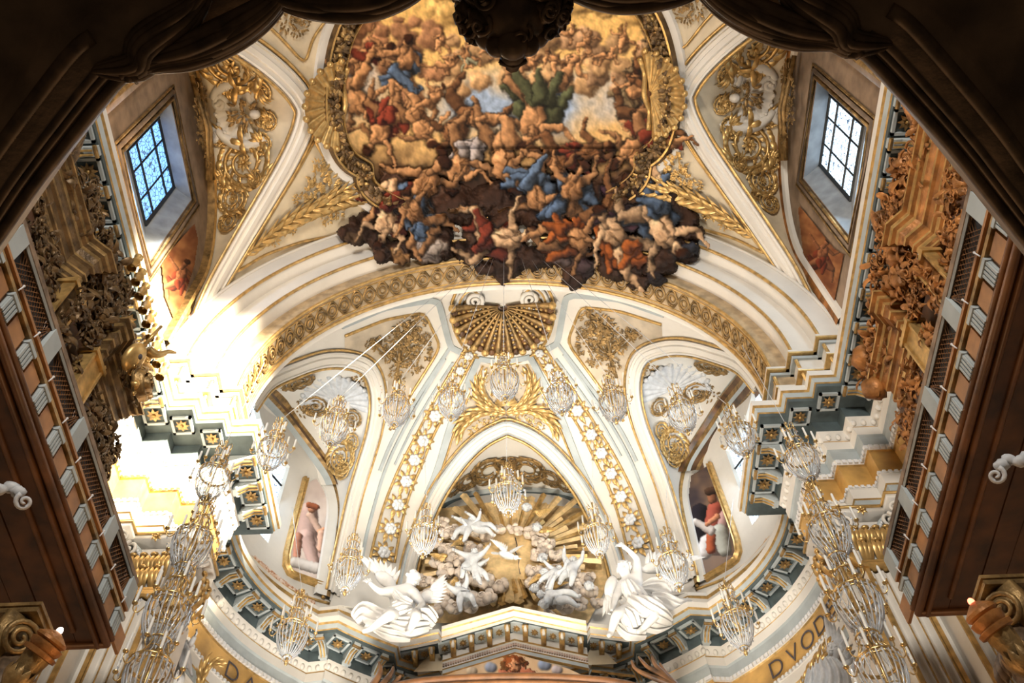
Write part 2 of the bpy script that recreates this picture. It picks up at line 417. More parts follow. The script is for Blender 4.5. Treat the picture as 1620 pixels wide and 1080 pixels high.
# side cells and central cell of the half dome
SW = [(400, 600), (417, 622), (448, 655), (480, 697), (508, 735), (522, 762), (530, 790), (532, 815), (528, 850), (523, 885), (517, 925), (513, 950)]
SW3 = resample(crom([on_wall(*p)[0] for p in SW], 6), 60)
CW = [(808, 774), (768, 778), (725, 785), (689, 800), (660, 822), (645, 860), (638, 895), (634, 930)]
c3 = crom([on_wall(*p)[0] for p in CW], 6); dx = c3[0].x
c3 = [V((p.x-dx*(1-i/len(c3)), p.y, p.z)) for i, p in enumerate(c3)]
CW3 = resample(list(reversed(c3))+[mx(p) for p in c3[1:]], 80)
SCELL = [[SG3[i].lerp(SW3[i], j/14)+V((0, 0, .3*sin(PI*j/14))) for j in range(15)] for i in range(60)]
CCELL = [[CG3[i].lerp(CW3[i], j/10)+V((0, 0, .12*sin(PI*j/10))) for j in range(11)] for i in range(80)]
SC = {}
for sgn, nm in ((-1, 'left'), (1, 'right')):
    c = MB(); c.grid([[p if sgn < 0 else mx(p) for p in r] for r in SCELL]); SC[sgn] = c
    struct(c.build('ceiling_cell', 'stucco'), 'pale vault cell over the %s apse window' % nm, 'vault cell')
CC = MB(); CC.grid(CCELL); struct(CC.build('ceiling_cell', 'stucco'), 'pale vault cell over the gilded sunburst', 'vault cell')
# ------------------------------------------------------------- entablature
RIGHT = [(8.65, -1), (8.65, 13.75), (8.0, 13.75), (8.0, 14.2), (7.3, 14.2), (7.3, 14.65), (6.6, 14.65), (6.6, 18.35), (7.85, 18.35)]
def _e(i):
    a = PI*i/72; b = 5.85+.75*sin(a)**6; k = .93 if i in range(17, 25) or i in range(48, 56) else 1.
    return (7.85*cos(a)*k, 18.4+b*sin(a)*k)
ell = [_e(i) for i in range(1, 72)]
PATH = RIGHT+ell+[(-x, y) for x, y in reversed(RIGHT)]
def offs(path, q):
    out = []; N = len(path)
    for i, p in enumerate(path):
        ns = []
        for a, b in ((i-1, i), (i, i+1)):
            if a < 0 or b >= N: continue
            d = (path[b][0]-path[a][0], path[b][1]-path[a][1]); l = math.hypot(*d); ns.append((d[1]/l, -d[0]/l))
        if len(ns) == 1: m = ns[0]; k = 1
        else:
            m = (ns[0][0]+ns[1][0], ns[0][1]+ns[1][1]); dt = 1+ns[0][0]*ns[1][0]+ns[0][1]*ns[1][1]; k = 1/max(dt, .5)
        out.append((p[0]+m[0]*k*q, p[1]+m[1]*k*q))
    return out
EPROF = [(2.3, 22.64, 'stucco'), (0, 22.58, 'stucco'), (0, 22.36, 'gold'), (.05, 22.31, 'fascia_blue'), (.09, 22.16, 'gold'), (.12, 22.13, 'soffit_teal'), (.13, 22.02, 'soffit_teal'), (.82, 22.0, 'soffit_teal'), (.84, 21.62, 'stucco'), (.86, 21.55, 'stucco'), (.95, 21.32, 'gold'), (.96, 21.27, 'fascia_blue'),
         (.92, 21.25, 'stucco'), (.93, 20.95, 'fascia_blue'), (.98, 20.9, 'fascia_blue'), (.99, 20.58, 'stucco'), (1.02, 20.42, 'gold'), (1.06, 20.38, 'ochre'), (1.06, 19.62, 'gold'), (1.02, 19.58, 'stucco'), (.98, 19.45, 'stucco'), (1.0, 19.42, 'stucco'), (1.0, 19.1, 'gold'), (1.03, 19.07, 'fascia_blue'), (1.03, 18.72, 'stucco'), (1.1, 18.68, 'stucco'), (1.25, 18.68, 'stucco')]
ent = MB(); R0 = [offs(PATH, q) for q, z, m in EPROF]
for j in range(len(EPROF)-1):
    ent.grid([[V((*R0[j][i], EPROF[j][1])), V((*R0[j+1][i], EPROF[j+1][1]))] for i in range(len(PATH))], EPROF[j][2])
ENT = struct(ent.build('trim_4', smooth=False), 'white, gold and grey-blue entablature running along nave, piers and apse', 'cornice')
ENTB = ent.bvh()
# lower wall behind and below the entablature
low = MB(); b0 = offs(PATH, 1.22)
low.grid([[V((*p, 18.9)), V((*p, 6))] for p in b0], 'stucco')
struct(low.build('wall_lower', smooth=False), 'lower nave and apse walls below the entablature', 'wall')
# soffit coffers with rosettes, modillions, egg-and-dart and bead rows
def along(path, q, step, phase=.5, z=0):
    P = offs(path, q); out = []
    for i in range(len(P)-1):
        a, b = V((*P[i], z)), V((*P[i+1], z)); 
        yield i, a, b
def walk(P, step):
    """evenly spaced stations on a plan polyline -> (point, tangent)"""
    out = []; acc = step/2
    for a, b in zip(P, P[1:]):
        a = V((a[0], a[1], 0)); b = V((b[0], b[1], 0)); L = (b-a).length; t = (b-a)/L if L else V((1, 0, 0))
        while acc < L: out.append((a+t*acc, t)); acc += step
        acc -= L
    return out
egg = MB()
for p, t in walk(offs(PATH, .92), .26):
    if p.y < 4: continue
    egg.blob(p+V((0, 0, 21.43)), (.085, .085, .11), n=4)
egg.build('egg_moulding', 'stucco', ENT)
bd = MB()
for p, t in walk(offs(PATH, 1.0), .15):
    if p.y > 4: bd.box(p+V((0, 0, 20.5)), (.045, .045, .06), M=Matrix.Rotation(math.atan2(t.y, t.x), 3, 'Z'))
for p, t in walk(offs(PATH, .99), .15):
    if p.y > 4: bd.box(p+V((0, 0, 19.5)), (.04, .04, .045), M=Matrix.Rotation(math.atan2(t.y, t.x), 3, 'Z'))
bd.build('dentil_row', 'white_paint', ENT, False)
def flower_mesh(mb, c, n, r, petals=8, m=None, t=None, lift=.3, core='gold'):
    x, y, z = frame_of(n, t)
    for k in range(petals):
        a = 2*PI*k/petals; d = x*cos(a)+y*sin(a); s = z.cross(d)
        P = [c, c+d*r*.45+s*r*.26+z*r*lift*.6, c+d*r*1.0+z*r*lift*.25, c+d*r*.45-s*r*.26+z*r*lift*.6, c+d*r*.55+z*r*lift]
        mb.add(P, [(0, 1, 4), (1, 2, 4), (2, 3, 4), (3, 0, 4)], m)
    mb.blob(c+z*r*lift*.6, (r*.22,)*3, n=4, m=core)
cofs = []
def coffer(p, t, w=.27):
    d = V((t.y, -t.x, 0)); M = Matrix((tuple(t), tuple(d), (0, 0, 1))).transposed()
    mb = MB(); c = p+V((0, 0, 21.99)); k = w
    for s in (-1, 1):
        mb.box(c+t*s*k, (.035, k+.035, .05), M, 'fascia_blue'); mb.box(c+d*s*k, (k+.035, .035, .05), M, 'fascia_blue')
    o = mb.build('coffer', 'fascia_blue', ENT, False)
    f = MB(); flower_mesh(f, c-V((0, 0, .02)), V((0, 0, -1)), w*.8, 8, 'gold_old'); f.build('rosette', 'gold_old', o)
def modillion(p, t, dl=.72):
    d = V((t.y, -t.x, 0)); mb = MB(); w = .11
    prof = [(0, 22.0), (0, 21.9), (.1, 21.84), (.3, 21.86), (.45, 21.75), (.62, 21.62), (dl, 21.6), (dl, 22.0)]
    base = p-d*dl*.5
    mb.extrude([base+d*u-t*w+V((0, 0, z)) for u, z in prof], t*2*w, 'fascia_blue')
    mb.tube([base+d*.05-t*(w+.03)+V((0, 0, 21.87)), base+d*.05+t*(w+.03)+V((0, 0, 21.87))], .05, 7, 'gold_old')
    mb.tube([base+d*(dl-.1)-t*(w+.03)+V((0, 0, 21.66)), base+d*(dl-.1)+t*(w+.03)+V((0, 0, 21.66))], .06, 7, 'fascia_blue')
    for q in (-.05, .05): mb.tube([base+d*.1+t*q+V((0, 0, 21.8)), base+d*.35+t*q+V((0, 0, 21.81)), base+d*.6+t*q+V((0, 0, 21.62))], .028, 5, 'gold')
    mb.build('modillion', 'stucco', ENT, autos=.7)
mid = offs(PATH, .47)
segs = [(mid[0:2], .95), (mid[6:8], .86), (mid[8:81], 1.0), (mid[-8:-6], .86), (mid[-2:], .95)]
for seg, st in segs:
    pts = [q for q in walk(seg, st/2)]
    for i, (p, t) in enumerate(pts):
        if p.y < 5.5: continue
        (coffer if i % 2 == 0 else modillion)(p, t)
for i in (2, 4, len(mid)-4, len(mid)-6):
    a, b = V((*mid[i], 0)), V((*mid[i+1], 0)); coffer(a.lerp(b, .5)+V((0, -.1, 0)), (b-a).normalized(), .24)
# ====================================================== MOULDINGS AND STUCCO
def join(*mbs):
    o = MB()
    for m in mbs: o.add(m.v, m.f)
    return o
WALLQ = MB()
for sgn in (-1, 1): WALLQ.add([V((sgn*XW, a, b)) for a, b in ((-1, 22), (13, 22), (13, 31), (-1, 31))], [(0, 1, 2, 3)])
NB = join(vault, CELLMB[-1], CELLMB[1], WALLQ).bvh()
NBA = join(vault, CELLMB[-1], CELLMB[1], WALLQ, ARCH).bvh()
AB_ = join(con, SC[-1], SC[1], CC, wl).bvh()
VFB = VAULT_FULL.bvh()
def trace(pts, bvh, n=5, lift=0., closed=False, sm=True):
    """photo polyline -> smooth 3D curve lying on a surface, with its normals"""
    q = [(V((p[0], p[1], 0))) for p in pts]
    q = crom(q, n, closed) if sm else [a.lerp(b, t/n) for a, b in zip(q, q[1:]) for t in range(n)]+[q[-1]]
    P, Nn = [], []
    for p in q:
        h, nn = hitb(bvh, p.x, p.y, lift)
        if h is not None: P.append(h); Nn.append(nn)
    # smooth out little steps of the surface
    for _ in range(2):
        if len(P) > 4:
            P = [P[0]]+[(P[i-1]+P[i]*2+P[i+1])/4 for i in range(1, len(P)-1)]+[P[-1]]
            Nn = [Nn[0]]+[(Nn[i-1]+Nn[i]*2+Nn[i+1]).normalized() for i in range(1, len(P)-1)]+[Nn[-1]]
    return P, Nn
def both(fn):
    for sgn in (-1, 1): fn(sgn)
def mir(P, sgn): return [V(p) for p in P] if sgn < 0 else [mx(p) for p in P]
def vnorm(p): return V((-p.x, 0, ZS-p.z)).normalized()
def cnorm(p): return (V((0, min(p.y, AY), ZS))-p).normalized()
def raised(w, h, m='stucco', edge='gold'):
    e = .06
    return [(-w/2, -.02, m), (-w/2, h, edge), (-w/2+e, h+.03, m), (-w/2+e+.02, h-.02, m), (-w*.18, h-.02, m), (-w*.12, h+.05, m), (w*.12, h+.05, m), (w*.18, h-.02, m), (w/2-e-.02, h-.02, m), (w/2-e, h+.03, edge), (w/2, h, m), (w/2, -.02, m)]
def rib(name, P, Nn, prof, label, gold=None, closed=False):
    mb = MB(); mb.ribbon(P, Nn, prof, 'stucco', closed); o = struct(mb.build(name, 'stucco', autos=.5), label, 'moulding')
    for w, r in (gold or []):
        g = MB(); Q = []
        for i, p in enumerate(P):
            a = P[max(0, i-1)]; b = P[min(len(P)-1, i+1)]; t = (b-a).normalized(); Q.append(p+t.cross(Nn[i]).normalized()*w+Nn[i]*.06)
        g.tube(Q, r, 5, closed=closed); g.build('gilded_edge', 'gold', o)
    return o
for sgn, nm in ((-1, 'left'), (1, 'right')):
    P = mir(GROIN, sgn); rib('trim_groin', P, [vnorm(p) for p in P], raised(.62, .10, 'stucco', 'stucco'), 'white rib along the %s nave groin' % nm, [(.40, .055), (-.40, .05)])
    P = mir(LA, sgn); rib('trim_lunette', P, [V((-sgn, 0, 0))]*len(P), [(-.3, 0, 'gold_old'), (-.3, .22, 'gold'), (-.2, .26, 'gold_old'), (-.1, .14, 'gold_old'), (.0, .2, 'gold_brown'), (.2, .16, 'stucco'), (.3, .1, 'stucco'), (.34, 0, 'stucco')], 'gilded moulding round the %s nave lunette' % nm)
    P = mir(SG3, sgn); rib('trim_cell', P, [cnorm(p) for p in P], raised(.5, .1, 'stucco', 'stucco'), 'white moulding round the vault cell over the %s apse window' % nm, [(.33, .05), (-.33, .045)])
    P = mir(SW3, sgn); cen = V((-sgn*-6, 17, 25))
    Nn = [(V((0, 17, 25))-p).normalized() for p in P]
    rib('trim_window_arch', P[:34], Nn[:34], [(-1.0, 0, 'fascia_blue'), (-1.0, .12, 'marble_brown'), (-.75, .2, 'gold_old'), (-.68, .32, 'marble_brown'), (-.4, .26, 'fascia_blue'), (-.3, .36, 'gold_old'), (-.1, .3, 'marble_brown'), (.05, .38, 'gold_old'), (.15, .3, 'fascia_blue'), (.35, .16, 'stucco'), (.5, .12, 'stucco'), (.52, 0, 'stucco')], 'dark stepped moulding arching over the %s apse window' % nm)
    P = P[32:]; Nn = Nn[32:]
    rib('trim_window_arch', P, Nn, [(-.3, 0, 'stucco'), (-.3, .1, 'stucco'), (-.1, .14, 'gold'), (-.05, .22, 'gold_old'), (.08, .2, 'stucco'), (.3, .12, 'stucco'), (.42, .1, 'stucco'), (.44, 0, 'stucco')], 'white and gold moulding curving down outside the %s apse painting' % nm, [(.1, .07)])
P = CG3; rib('trim_cell', P, [cnorm(p) for p in P], raised(.5, .12, 'stucco', 'fascia_blue'), 'white pointed moulding round the sunburst recess', [(.34, .06), (-.34, .04)])
P = CW3; rib('trim_recess', P, [V((0, -1, -.5)).normalized()]*len(P), [(-.2, 0, 'gold'), (-.2, .12, 'gold'), (-.05, .16, 'fascia_blue'), (.12, .1, 'soffit_teal'), (.35, .08, 'soffit_teal'), (.36, 0, 'stucco')], 'gold and blue string moulding over the sunburst')
def gline(name, pts, bvh, r, label, m='gold', n=5, sides=(-1, 1), lift=.03, sm=True, src=-1, band=None):
    P, Nn = trace(pts, bvh, n, lift, sm=sm)
    for sgn in sides:
        f = (lambda p: V(p)) if sgn == src else mx
        mb = MB(); Q = [f(p) for p in P]
        if band:
            NQ = [f(q) for q in Nn]; mb.ribbon(Q, NQ, [(-band/2, -.03), (-band/2, .06), (band/2, .06), (band/2, -.03)], m)
        else: mb.tube(Q, r, 5, m)
        struct(mb.build(name, m, smooth=not band), label % ('left' if sgn < 0 else 'right') if '%s' in label else label, 'moulding')
# nave pendentive panels
gline('trim_pendentive', [(497, 222), (470, 270), (430, 335), (390, 402), (370, 432), (420, 402), (480, 381), (570, 366)], NB, .05, 'gilt outline of the %s triangular vault panel', n=6, sm=False)
gline('trim_pendentive', [(497, 222), (520, 262), (548, 286), (580, 296)], NB, .045, 'gilt curve beside the %s lower edge of the oval frame')
gline('trim_pendentive', [(400, 20), (440, 55), (482, 102), (494, 60), (520, 25)], NB, .045, 'gilt corner of the %s upper vault panel', sm=False)
# apse
FO = [(738, 548), (705, 601), (673, 660), (653, 698), (640, 723), (626, 752), (608, 798), (593, 850), (584, 890)]
FI = [(753, 560), (733, 596), (703, 655), (683, 694), (669, 731), (648, 781), (634, 835), (624, 890)]
gline('trim_rib', FO, AB_, .055, 'gilt outer edge of the %s flower rib')
gline('trim_rib', FI, AB_, .055, 'gilt inner edge of the %s flower rib')
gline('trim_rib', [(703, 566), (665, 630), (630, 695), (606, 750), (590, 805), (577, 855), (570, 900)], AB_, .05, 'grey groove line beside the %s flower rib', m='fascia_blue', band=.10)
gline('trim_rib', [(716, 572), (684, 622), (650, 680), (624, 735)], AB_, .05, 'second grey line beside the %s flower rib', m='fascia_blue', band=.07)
gline('trim_panel', [(545, 531), (610, 505), (671, 494), (697, 548), (650, 623), (616, 680)], AB_, .055, 'gilt edge of the %s floral vault panel', sm=False, n=8)
gline('trim_panel', [(540, 515), (610, 485), (680, 474), (694, 478), (712, 548), (728, 556)], AB_, .05, 'pale blue painted shade strip beside the %s floral panel', m='fascia_blue', band=.22, sm=False, n=8, lift=.02)  # flat blue strip puts the shaded side of the recess into colour
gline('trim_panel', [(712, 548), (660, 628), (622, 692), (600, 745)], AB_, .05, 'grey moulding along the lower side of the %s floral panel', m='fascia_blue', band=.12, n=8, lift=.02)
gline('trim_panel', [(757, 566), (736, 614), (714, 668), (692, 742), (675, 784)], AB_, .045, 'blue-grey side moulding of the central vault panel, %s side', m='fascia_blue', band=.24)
gline('trim_panel', [(764, 578), (744, 622), (722, 672), (702, 735), (680, 780)], AB_, .045, 'gilt side of the central vault panel, %s side')
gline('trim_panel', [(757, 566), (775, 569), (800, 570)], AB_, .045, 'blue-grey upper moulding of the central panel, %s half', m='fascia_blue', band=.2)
gline('trim_collar', [(724, 456), (714, 482), (718, 520), (736, 552), (765, 570), (799, 577)], AB_, .06, 'gilt collar line round the great shell, %s half')
gline('trim_collar', [(742, 470), (729, 490), (733, 520), (757, 540), (798, 548)], AB_, .05, 'inner gilt line round the great shell, %s half')
# floor lines on the apse wall under the lunettes
gline('trim_sill', [(395, 880), (430, 915), (470, 940), (520, 955)], AB_, .05, 'gilt string line below the %s apse painting', sm=True)
# --------------------------------------------------------- leaf vocabulary
def leaf(mb, base, d, n, L, w, curl=.25, m=None, bend=0., segs=5):
    """pointed curling leaf with a raised midrib"""
    d = d.normalized(); s = n.cross(d).normalized(); rows = []
    for i in range(segs+1):
        t = i/segs; q = w*sin(PI*min(1, t*.85+.12))**.8*(1-.25*t) if i < segs else 0.
        c = base+d*L*t+s*bend*L*t*t+n*(curl*L*sin(PI*t*.9))
        rows.append([c-s*q-n*q*.25, c+n*q*.35, c+s*q-n*q*.25])
    mb.grid(rows, m)
def palm(mb, P, Nn, w, n=14, m=None, thick=.05, both_=True, lean=.9):
    mb.tube([p+q*thick for p, q in zip(P, Nn)], [thick*(1-.7*i/len(P)) for i in range(len(P))], 5, m)
    R = resample(P, n+1)
    for i in range(n):
        k = min(len(Nn)-1, int(i/n*len(Nn))); nn = Nn[k]; t = (R[i+1]-R[i]).normalized(); s = nn.cross(t)
        L = w*(.7+.75*sin(PI*(i+1)/(n+1)))
        for q in ((1, -1) if both_ else (1,)): leaf(mb, R[i]+nn*thick, t*(lean+.3*(i % 2))+s*q*.7, nn, L, L*.11, .16+.1*(i % 2), m, bend=-.3*q)
    leaf(mb, R[-1]+Nn[-1]*thick, R[-1]-R[-2], Nn[-1], w*.8, w*.18, .1, m)
def spiral(mb, c, n, t, R, turns=1.4, r=.05, m=None, sgn=1, start=0., grow=.12):
    x, y, z = frame_of(n, t); N = int(16*turns); P = []
    for i in range(N+1):
        a = start+sgn*2*PI*turns*i/N; q = R*(grow+(1-grow)*(i/N)); P.append(c+(x*cos(a)+y*sin(a))*q+z*(r+.05*(1-i/N)))
    mb.tube(P, [r*(.55+.45*i/N) for i in range(N+1)], 5, m); return P
def roundel(mb, c, n, t, R, rnd, m=None, sgn=1, flower=True):
    P = spiral(mb, c, n, t, R, 1.9, R*.10, m, sgn, rnd.uniform(0, 6), .3)
    x, y, z = frame_of(n, t); N = 22
    for k in range(N):
        a = 2*PI*k/N+rnd.uniform(-.1, .1); d = x*cos(a)+y*sin(a); tt = (y*cos(a)-x*sin(a))*sgn
        leaf(mb, c+d*R*.95+z*.04, d*.55+tt, z, R*rnd.uniform(.5, .78), R*.15, .3, m, bend=.5*sgn)
        if k % 2: leaf(mb, c+d*R*.5+z*.05, d*.8+tt*.7, z, R*.36, R*.09, .35, m)
    if flower: flower_mesh(mb, c+z*.04, n, R*.36, 8, m, t, .5, core=m)
def spray(mb, c, n, t, R, rnd, m=None, nl=26, nf=7):
    nl = int(nl*1.4)
    """loose bunch of leaves and flowers"""
    x, y, z = frame_of(n, t)
    for k in range(nl):
        a = rnd.uniform(0, 6.28); q = R*math.sqrt(rnd.random())*.8; b = c+(x*cos(a)+y*sin(a))*q+z*.03
        leaf(mb, b, x*cos(a+rnd.uniform(-.7, .7))+y*sin(a+rnd.uniform(-.7, .7)), z, R*rnd.uniform(.34, .58), R*.12, .3, m, segs=3)
    for k in range(nf):
        a = rnd.uniform(0, 6.28); q = R*math.sqrt(rnd.random())*.8; flower_mesh(mb, c+(x*cos(a)+y*sin(a))*q+z*.08, n, R*rnd.uniform(.16, .24), 6, m, t, .5, core=m)
def shell(mb, c, n, t, R, ribs=11, spread=PI*1.05, m=None, depth=.28, beads=False):
    """scallop: a hollow fan of round ribs from a hinge at c, opening along t"""
    x, y, z = frame_of(n, t); rows = []; N = ribs*6
    for i in range(N+1):
        a = -spread/2+spread*i/N; w = abs(sin(PI*ribs*i/N)); row = []
        for j in range(7):
            q = j/6; rr = R*(.06+.94*q)*(1+.035*w*q); row.append(c+(x*cos(a)+y*sin(a))*rr+z*(depth*R*(.15+.85*q*q)+.085*R*w*q))
        rows.append(row)
    mb.grid(rows, m)
    for i in range(ribs):
        a = -spread/2+spread*(i+.5)/ribs; mb.blob(c+(x*cos(a)+y*sin(a))*R*1.02+z*(depth*R+.06*R), (R*.085,)*3, n=4, m=m)
        if beads:
            a = -spread/2+spread*i/ribs
            for j in range(3, 9): mb.blob(c+(x*cos(a)+y*sin(a))*R*(j/9)+z*(depth*R*(.15+.85*(j/9)**2)+.02*R), (R*.028,)*3, n=3, m=m)
def cscroll(mb, P, Nn, r, m=None, curl=.3):
    """C-scroll: a bar whose two ends curl into volutes"""
    mb.tube([p+q*r for p, q in zip(P, Nn)], [r*(.75+.5*sin(PI*i/(len(P)-1))) for i in range(len(P))], 6, m)
    for k, (a, b) in enumerate(((0, 1), (-1, -2))):
        t = (P[a]-P[b]).normalized(); n = Nn[a]; side = n.cross(t)*(1 if k == 0 else -1)
        cc = P[a]+side*curl*.5; spiral(mb, cc, n, -side, curl*.5, 1.5, r*.8, m, -1 if k == 0 else 1, 0, .15)
def at(bvh, x, y, lift=0.):
    h, n = hitb(bvh, x, y, lift); return (h, n)
def put(name, mb, m, label, cat, group=None): return tag(mb.build(name, m), label, cat, group)
def mirmb(mb):
    o = MB(); o.v = [mx(p) for p in mb.v]; o.f = [list(reversed(f)) for f in mb.f]; o.m = list(mb.m); o.mats = list(mb.mats); return o
def put2(name, mb, m, label, cat, group=None):
    put(name, mb, m, label % 'left', cat, group); put(name, mirmb(mb), m, label % 'right', cat, group)
rnd = random.Random(3)
# scrolls in the window cells
for i, (x, y, R, w) in enumerate([(366, 102, .82, 'uppermost large'), (388, 258, .78, 'lower large'), (371, 316, .46, 'small'), (364, 352, .33, 'smallest')]):
    c, n = at(NB, x, y, .02); mb = MB(); t = V((0, 1, 0)); roundel(mb, c, n, t, R, rnd, None, 1 if i % 2 else -1)
    for k in range(6): a = k*1.05; leaf(mb, c+V((0, (-1)**k*R*.8, 0)), V((cos(a)*.3, sin(a), .2)), n, R*.7, R*.14, .3)
    put2('acanthus_scroll', mb, 'gold', w+' gilded acanthus roundel in the vault cell over the %s nave window', 'ornament', 'acanthus roundels in the window cells')
for i, (x, y, R) in enumerate([(412, 140, .42), (425, 190, .34), (415, 228, .4), (360, 140, .36), (350, 215, .38), (405, 285, .3), (352, 285, .34), (352, 75, .4), (395, 100, .3), (385, 340, .22)]):
    c, n = at(NB, x, y, .02); mb = MB(); roundel(mb, c, n, V((0, 1, 0)), R*.75, rnd, None, 1 if i % 2 else -1, False)
    for k in range(9): a = k*.7+i; leaf(mb, c, V((cos(a)*.4, sin(a), .2)), n, R*1.15, R*.2, .35, bend=.5)
    put2('leaf_tendril', mb, 'gold', ['gilded tendril above the shell cartouche near the groin,', 'gilded tendril at the tip of the cell,', 'gilded tendril below the cell tip,', 'gilded tendril beside the cartouche near the window,', 'gilded tendril below the cartouche near the window,', 'gilded tendril beside the lower roundel near the groin,', 'gilded tendril beside the lower roundel near the window,', 'gilded tendril beside the top roundel near the window,', 'gilded tendril beside the top roundel near the groin,', 'smallest gilded tendril near the foot of the cell,'][i]+' %s nave window', 'ornament', 'leaf tendrils in the window cells')
c, n = at(NB, 390, 178, .03); x, y, z = frame_of(n, V((0, 1, 0)))
def cartouche(sgn):
    f = (lambda p: V(p)) if sgn < 0 else mx
    nm = 'left' if sgn < 0 else 'right'
    e = empty('shell_cartouche', f(c), 'white and gold shell cartouche between the roundels over the %s nave window' % nm, 'ornament', 'shell cartouches')
    def bb(name, mb, m): (mb if sgn < 0 else mirmb(mb)).build(name, m, e)
    mb = MB()
    for s in (-1, 1):
        P = [c+x*s*(1.0*sin(a))*.95+y*(-.05+1.0*-cos(a)) for a in [.5+1.7*i/12 for i in range(13)]]
        cscroll(mb, P, [n]*13, .15, None, .5)
    bb('c_scroll', mb, 'stucco')
    mb = MB(); shell(mb, c-y*.05+z*.05, n, -y, .82, 11, PI*1.25, None, .12); bb('shell_fan', mb, 'stucco')
    mb = MB(); r2 = random.Random(5); spray(mb, c+z*.22, n, x, .5, r2, None, 22, 6); bb('gilded_bunch', mb, 'gold_old')
    mb = MB()
    for k in range(26):
        a = .25+2*PI*k/26; d = x*cos(a)+y*sin(a); leaf(mb, c+d*1.12, d*.6+(y*cos(a)-x*sin(a))*(1 if k % 2 else -1), z, .42, .09, .3)
    for s in (-1, 1):
        cscroll(mb, [c+x*s*(.55+.5*q)+y*(.75+.45*sin(q*3)) for q in [i/8 for i in range(9)]], [n]*9, .06, None, .3)
    bb('gilded_border', mb, 'gold')
    mb = MB(); mb.blob(c+y*.35+z*.3, (.17, .15, .15), n=6); bb('mask', mb, 'stucco')
both(cartouche)
# gilded trophy over each nave window head
mb = MB()
for (xx, yy) in [(303, 150), (306, 185), (300, 215), (312, 240), (296, 175)]:
    h, nn = at(NB, xx, yy, .25); spray(mb, h, nn, V((0, 1, 0)), .42, rnd, None, 16, 4)
for k in range(3):
    a, b = at(NB, 292+k*9, 120+k*4, .2), at(NB, 318+k*4, 285, .2); mb.tube([a[0], a[0].lerp(b[0], .5)+V((.2, 0, 0)), b[0]], .07, 6)
put2('window_trophy', mb, 'gold_old', 'gilded carved trophy above the head of the %s nave window', 'ornament')
# palms in the pendentives
P, Nn = trace([(388, 402), (430, 365), (480, 335), (530, 318), (572, 312)], NB, 5, .03); mb = MB(); palm(mb, P, Nn, .62, 22)
P, Nn = trace([(420, 372), (460, 348), (500, 325), (540, 300), (566, 292)], NB, 5, .06); palm(mb, P, Nn, .5, 18)
for xx, yy, R in ((503, 283, .5), (490, 302, .4), (522, 296, .42), (500, 262, .28), (532, 332, .3), (455, 358, .3), (474, 318, .3), (430, 378, .24), (515, 345, .25)):
    h, nn = at(NB, xx, yy, .05); spray(mb, h, nn, V((0, 1, 0)), R, rnd, None, 16, 7)
put2('palm_branch', mb, 'gold', 'gilded palm branch and flowers in the %s triangular vault panel', 'ornament')
mb = MB()
for xx, yy, R in ((452, 30, .35), (470, 42, .3), (478, 25, .25)):
    h, nn = at(NB, xx, yy, .05); spray(mb, h, nn, V((0, 1, 0)), R, rnd, None, 16, 6)
put2('flower_spray', mb, 'gold_old', 'small gilded flower spray in the %s upper vault panel', 'ornament')
# shells on the oval frame
c, n = at(VFB, 507, 163, .30); mb = MB(); t = at(VFB, 550, 163)[0]-c
shell(mb, c+t.normalized()*.6, n, -t, 1.3, 11, PI*1.0, None, .16); mb.tube([c+t.normalized()*.7+frame_of(n, t)[1]*(1.1*q)+n*(.1+.1*cos(q*6)) for q in [-1+.2*i for i in range(11)]], .09, 6)
put2('gilded_shell', mb, 'gold', 'gilded scallop shell on the %s side of the oval ceiling frame', 'ornament', 'shells on the oval frame')
# great shell with volutes at the crown of the apse
c, n = at(AB_, 797, 480, .1); bt = at(AB_, 797, 545, .1)[0]; R = (bt-c).length
e = empty('great_shell', (0, c.y, c.z), 'great gilded scallop shell between two volutes under the crown of the arch', 'ornament')
mb = MB(); c = V((0, c.y, c.z)); shell(mb, c, n, bt-c, R*.97, 13, PI*1.1, None, .26); mb.build('shell_hollow', 'marble_brown', e)
mb = MB(); x, y, z = frame_of(n, bt-c)
for i in range(14):
    a = -PI*.54+PI*1.08*i/13; d = x*cos(a)+y*sin(a); pr = [c+d*R*q+z*(R*.26*(.15+.85*q*q)+.12) for q in [.1+.9*k/8 for k in range(9)]]; mb.tube(pr, [.03+.085*k/8 for k in range(9)], 6, 'gold_old'); mb.blob(pr[-1]+d*.05, (.15, .15, .15), n=5, m='gold')
    if i < 13:
        a += PI*.54/13; d = x*cos(a)+y*sin(a)
        for k in range(3, 10): q = k/10; mb.blob(c+d*R*q+z*(R*.26*(.15+.85*q*q)+.1), (.045+.03*q,)*3, n=4, m='gold')
mb.build('shell_ribs', 'gold_old', e)
for sgn, nm in ((-1, 'left'), (1, 'right')):
    P, Nn = trace([(728, 505), (724, 485), (730, 465), (745, 455), (757, 462)], AB_, 5, .1)
    P = mir(P, sgn); Nn = mir(Nn, sgn); mb = MB(); mb.tube(P, .12, 7, 'stucco'); mb.tube([p+q*.1 for p, q in zip(P, Nn)], .05, 5, 'gold')
    h, nn = at(AB_, 749, 472, .12); h = mir([h], sgn)[0]; nn = mir([nn], sgn)[0]; spiral(mb, h, nn, V((0, 1, 0)), .36, 2.2, .1, 'stucco', sgn); mb.build('volute', 'stucco', e)
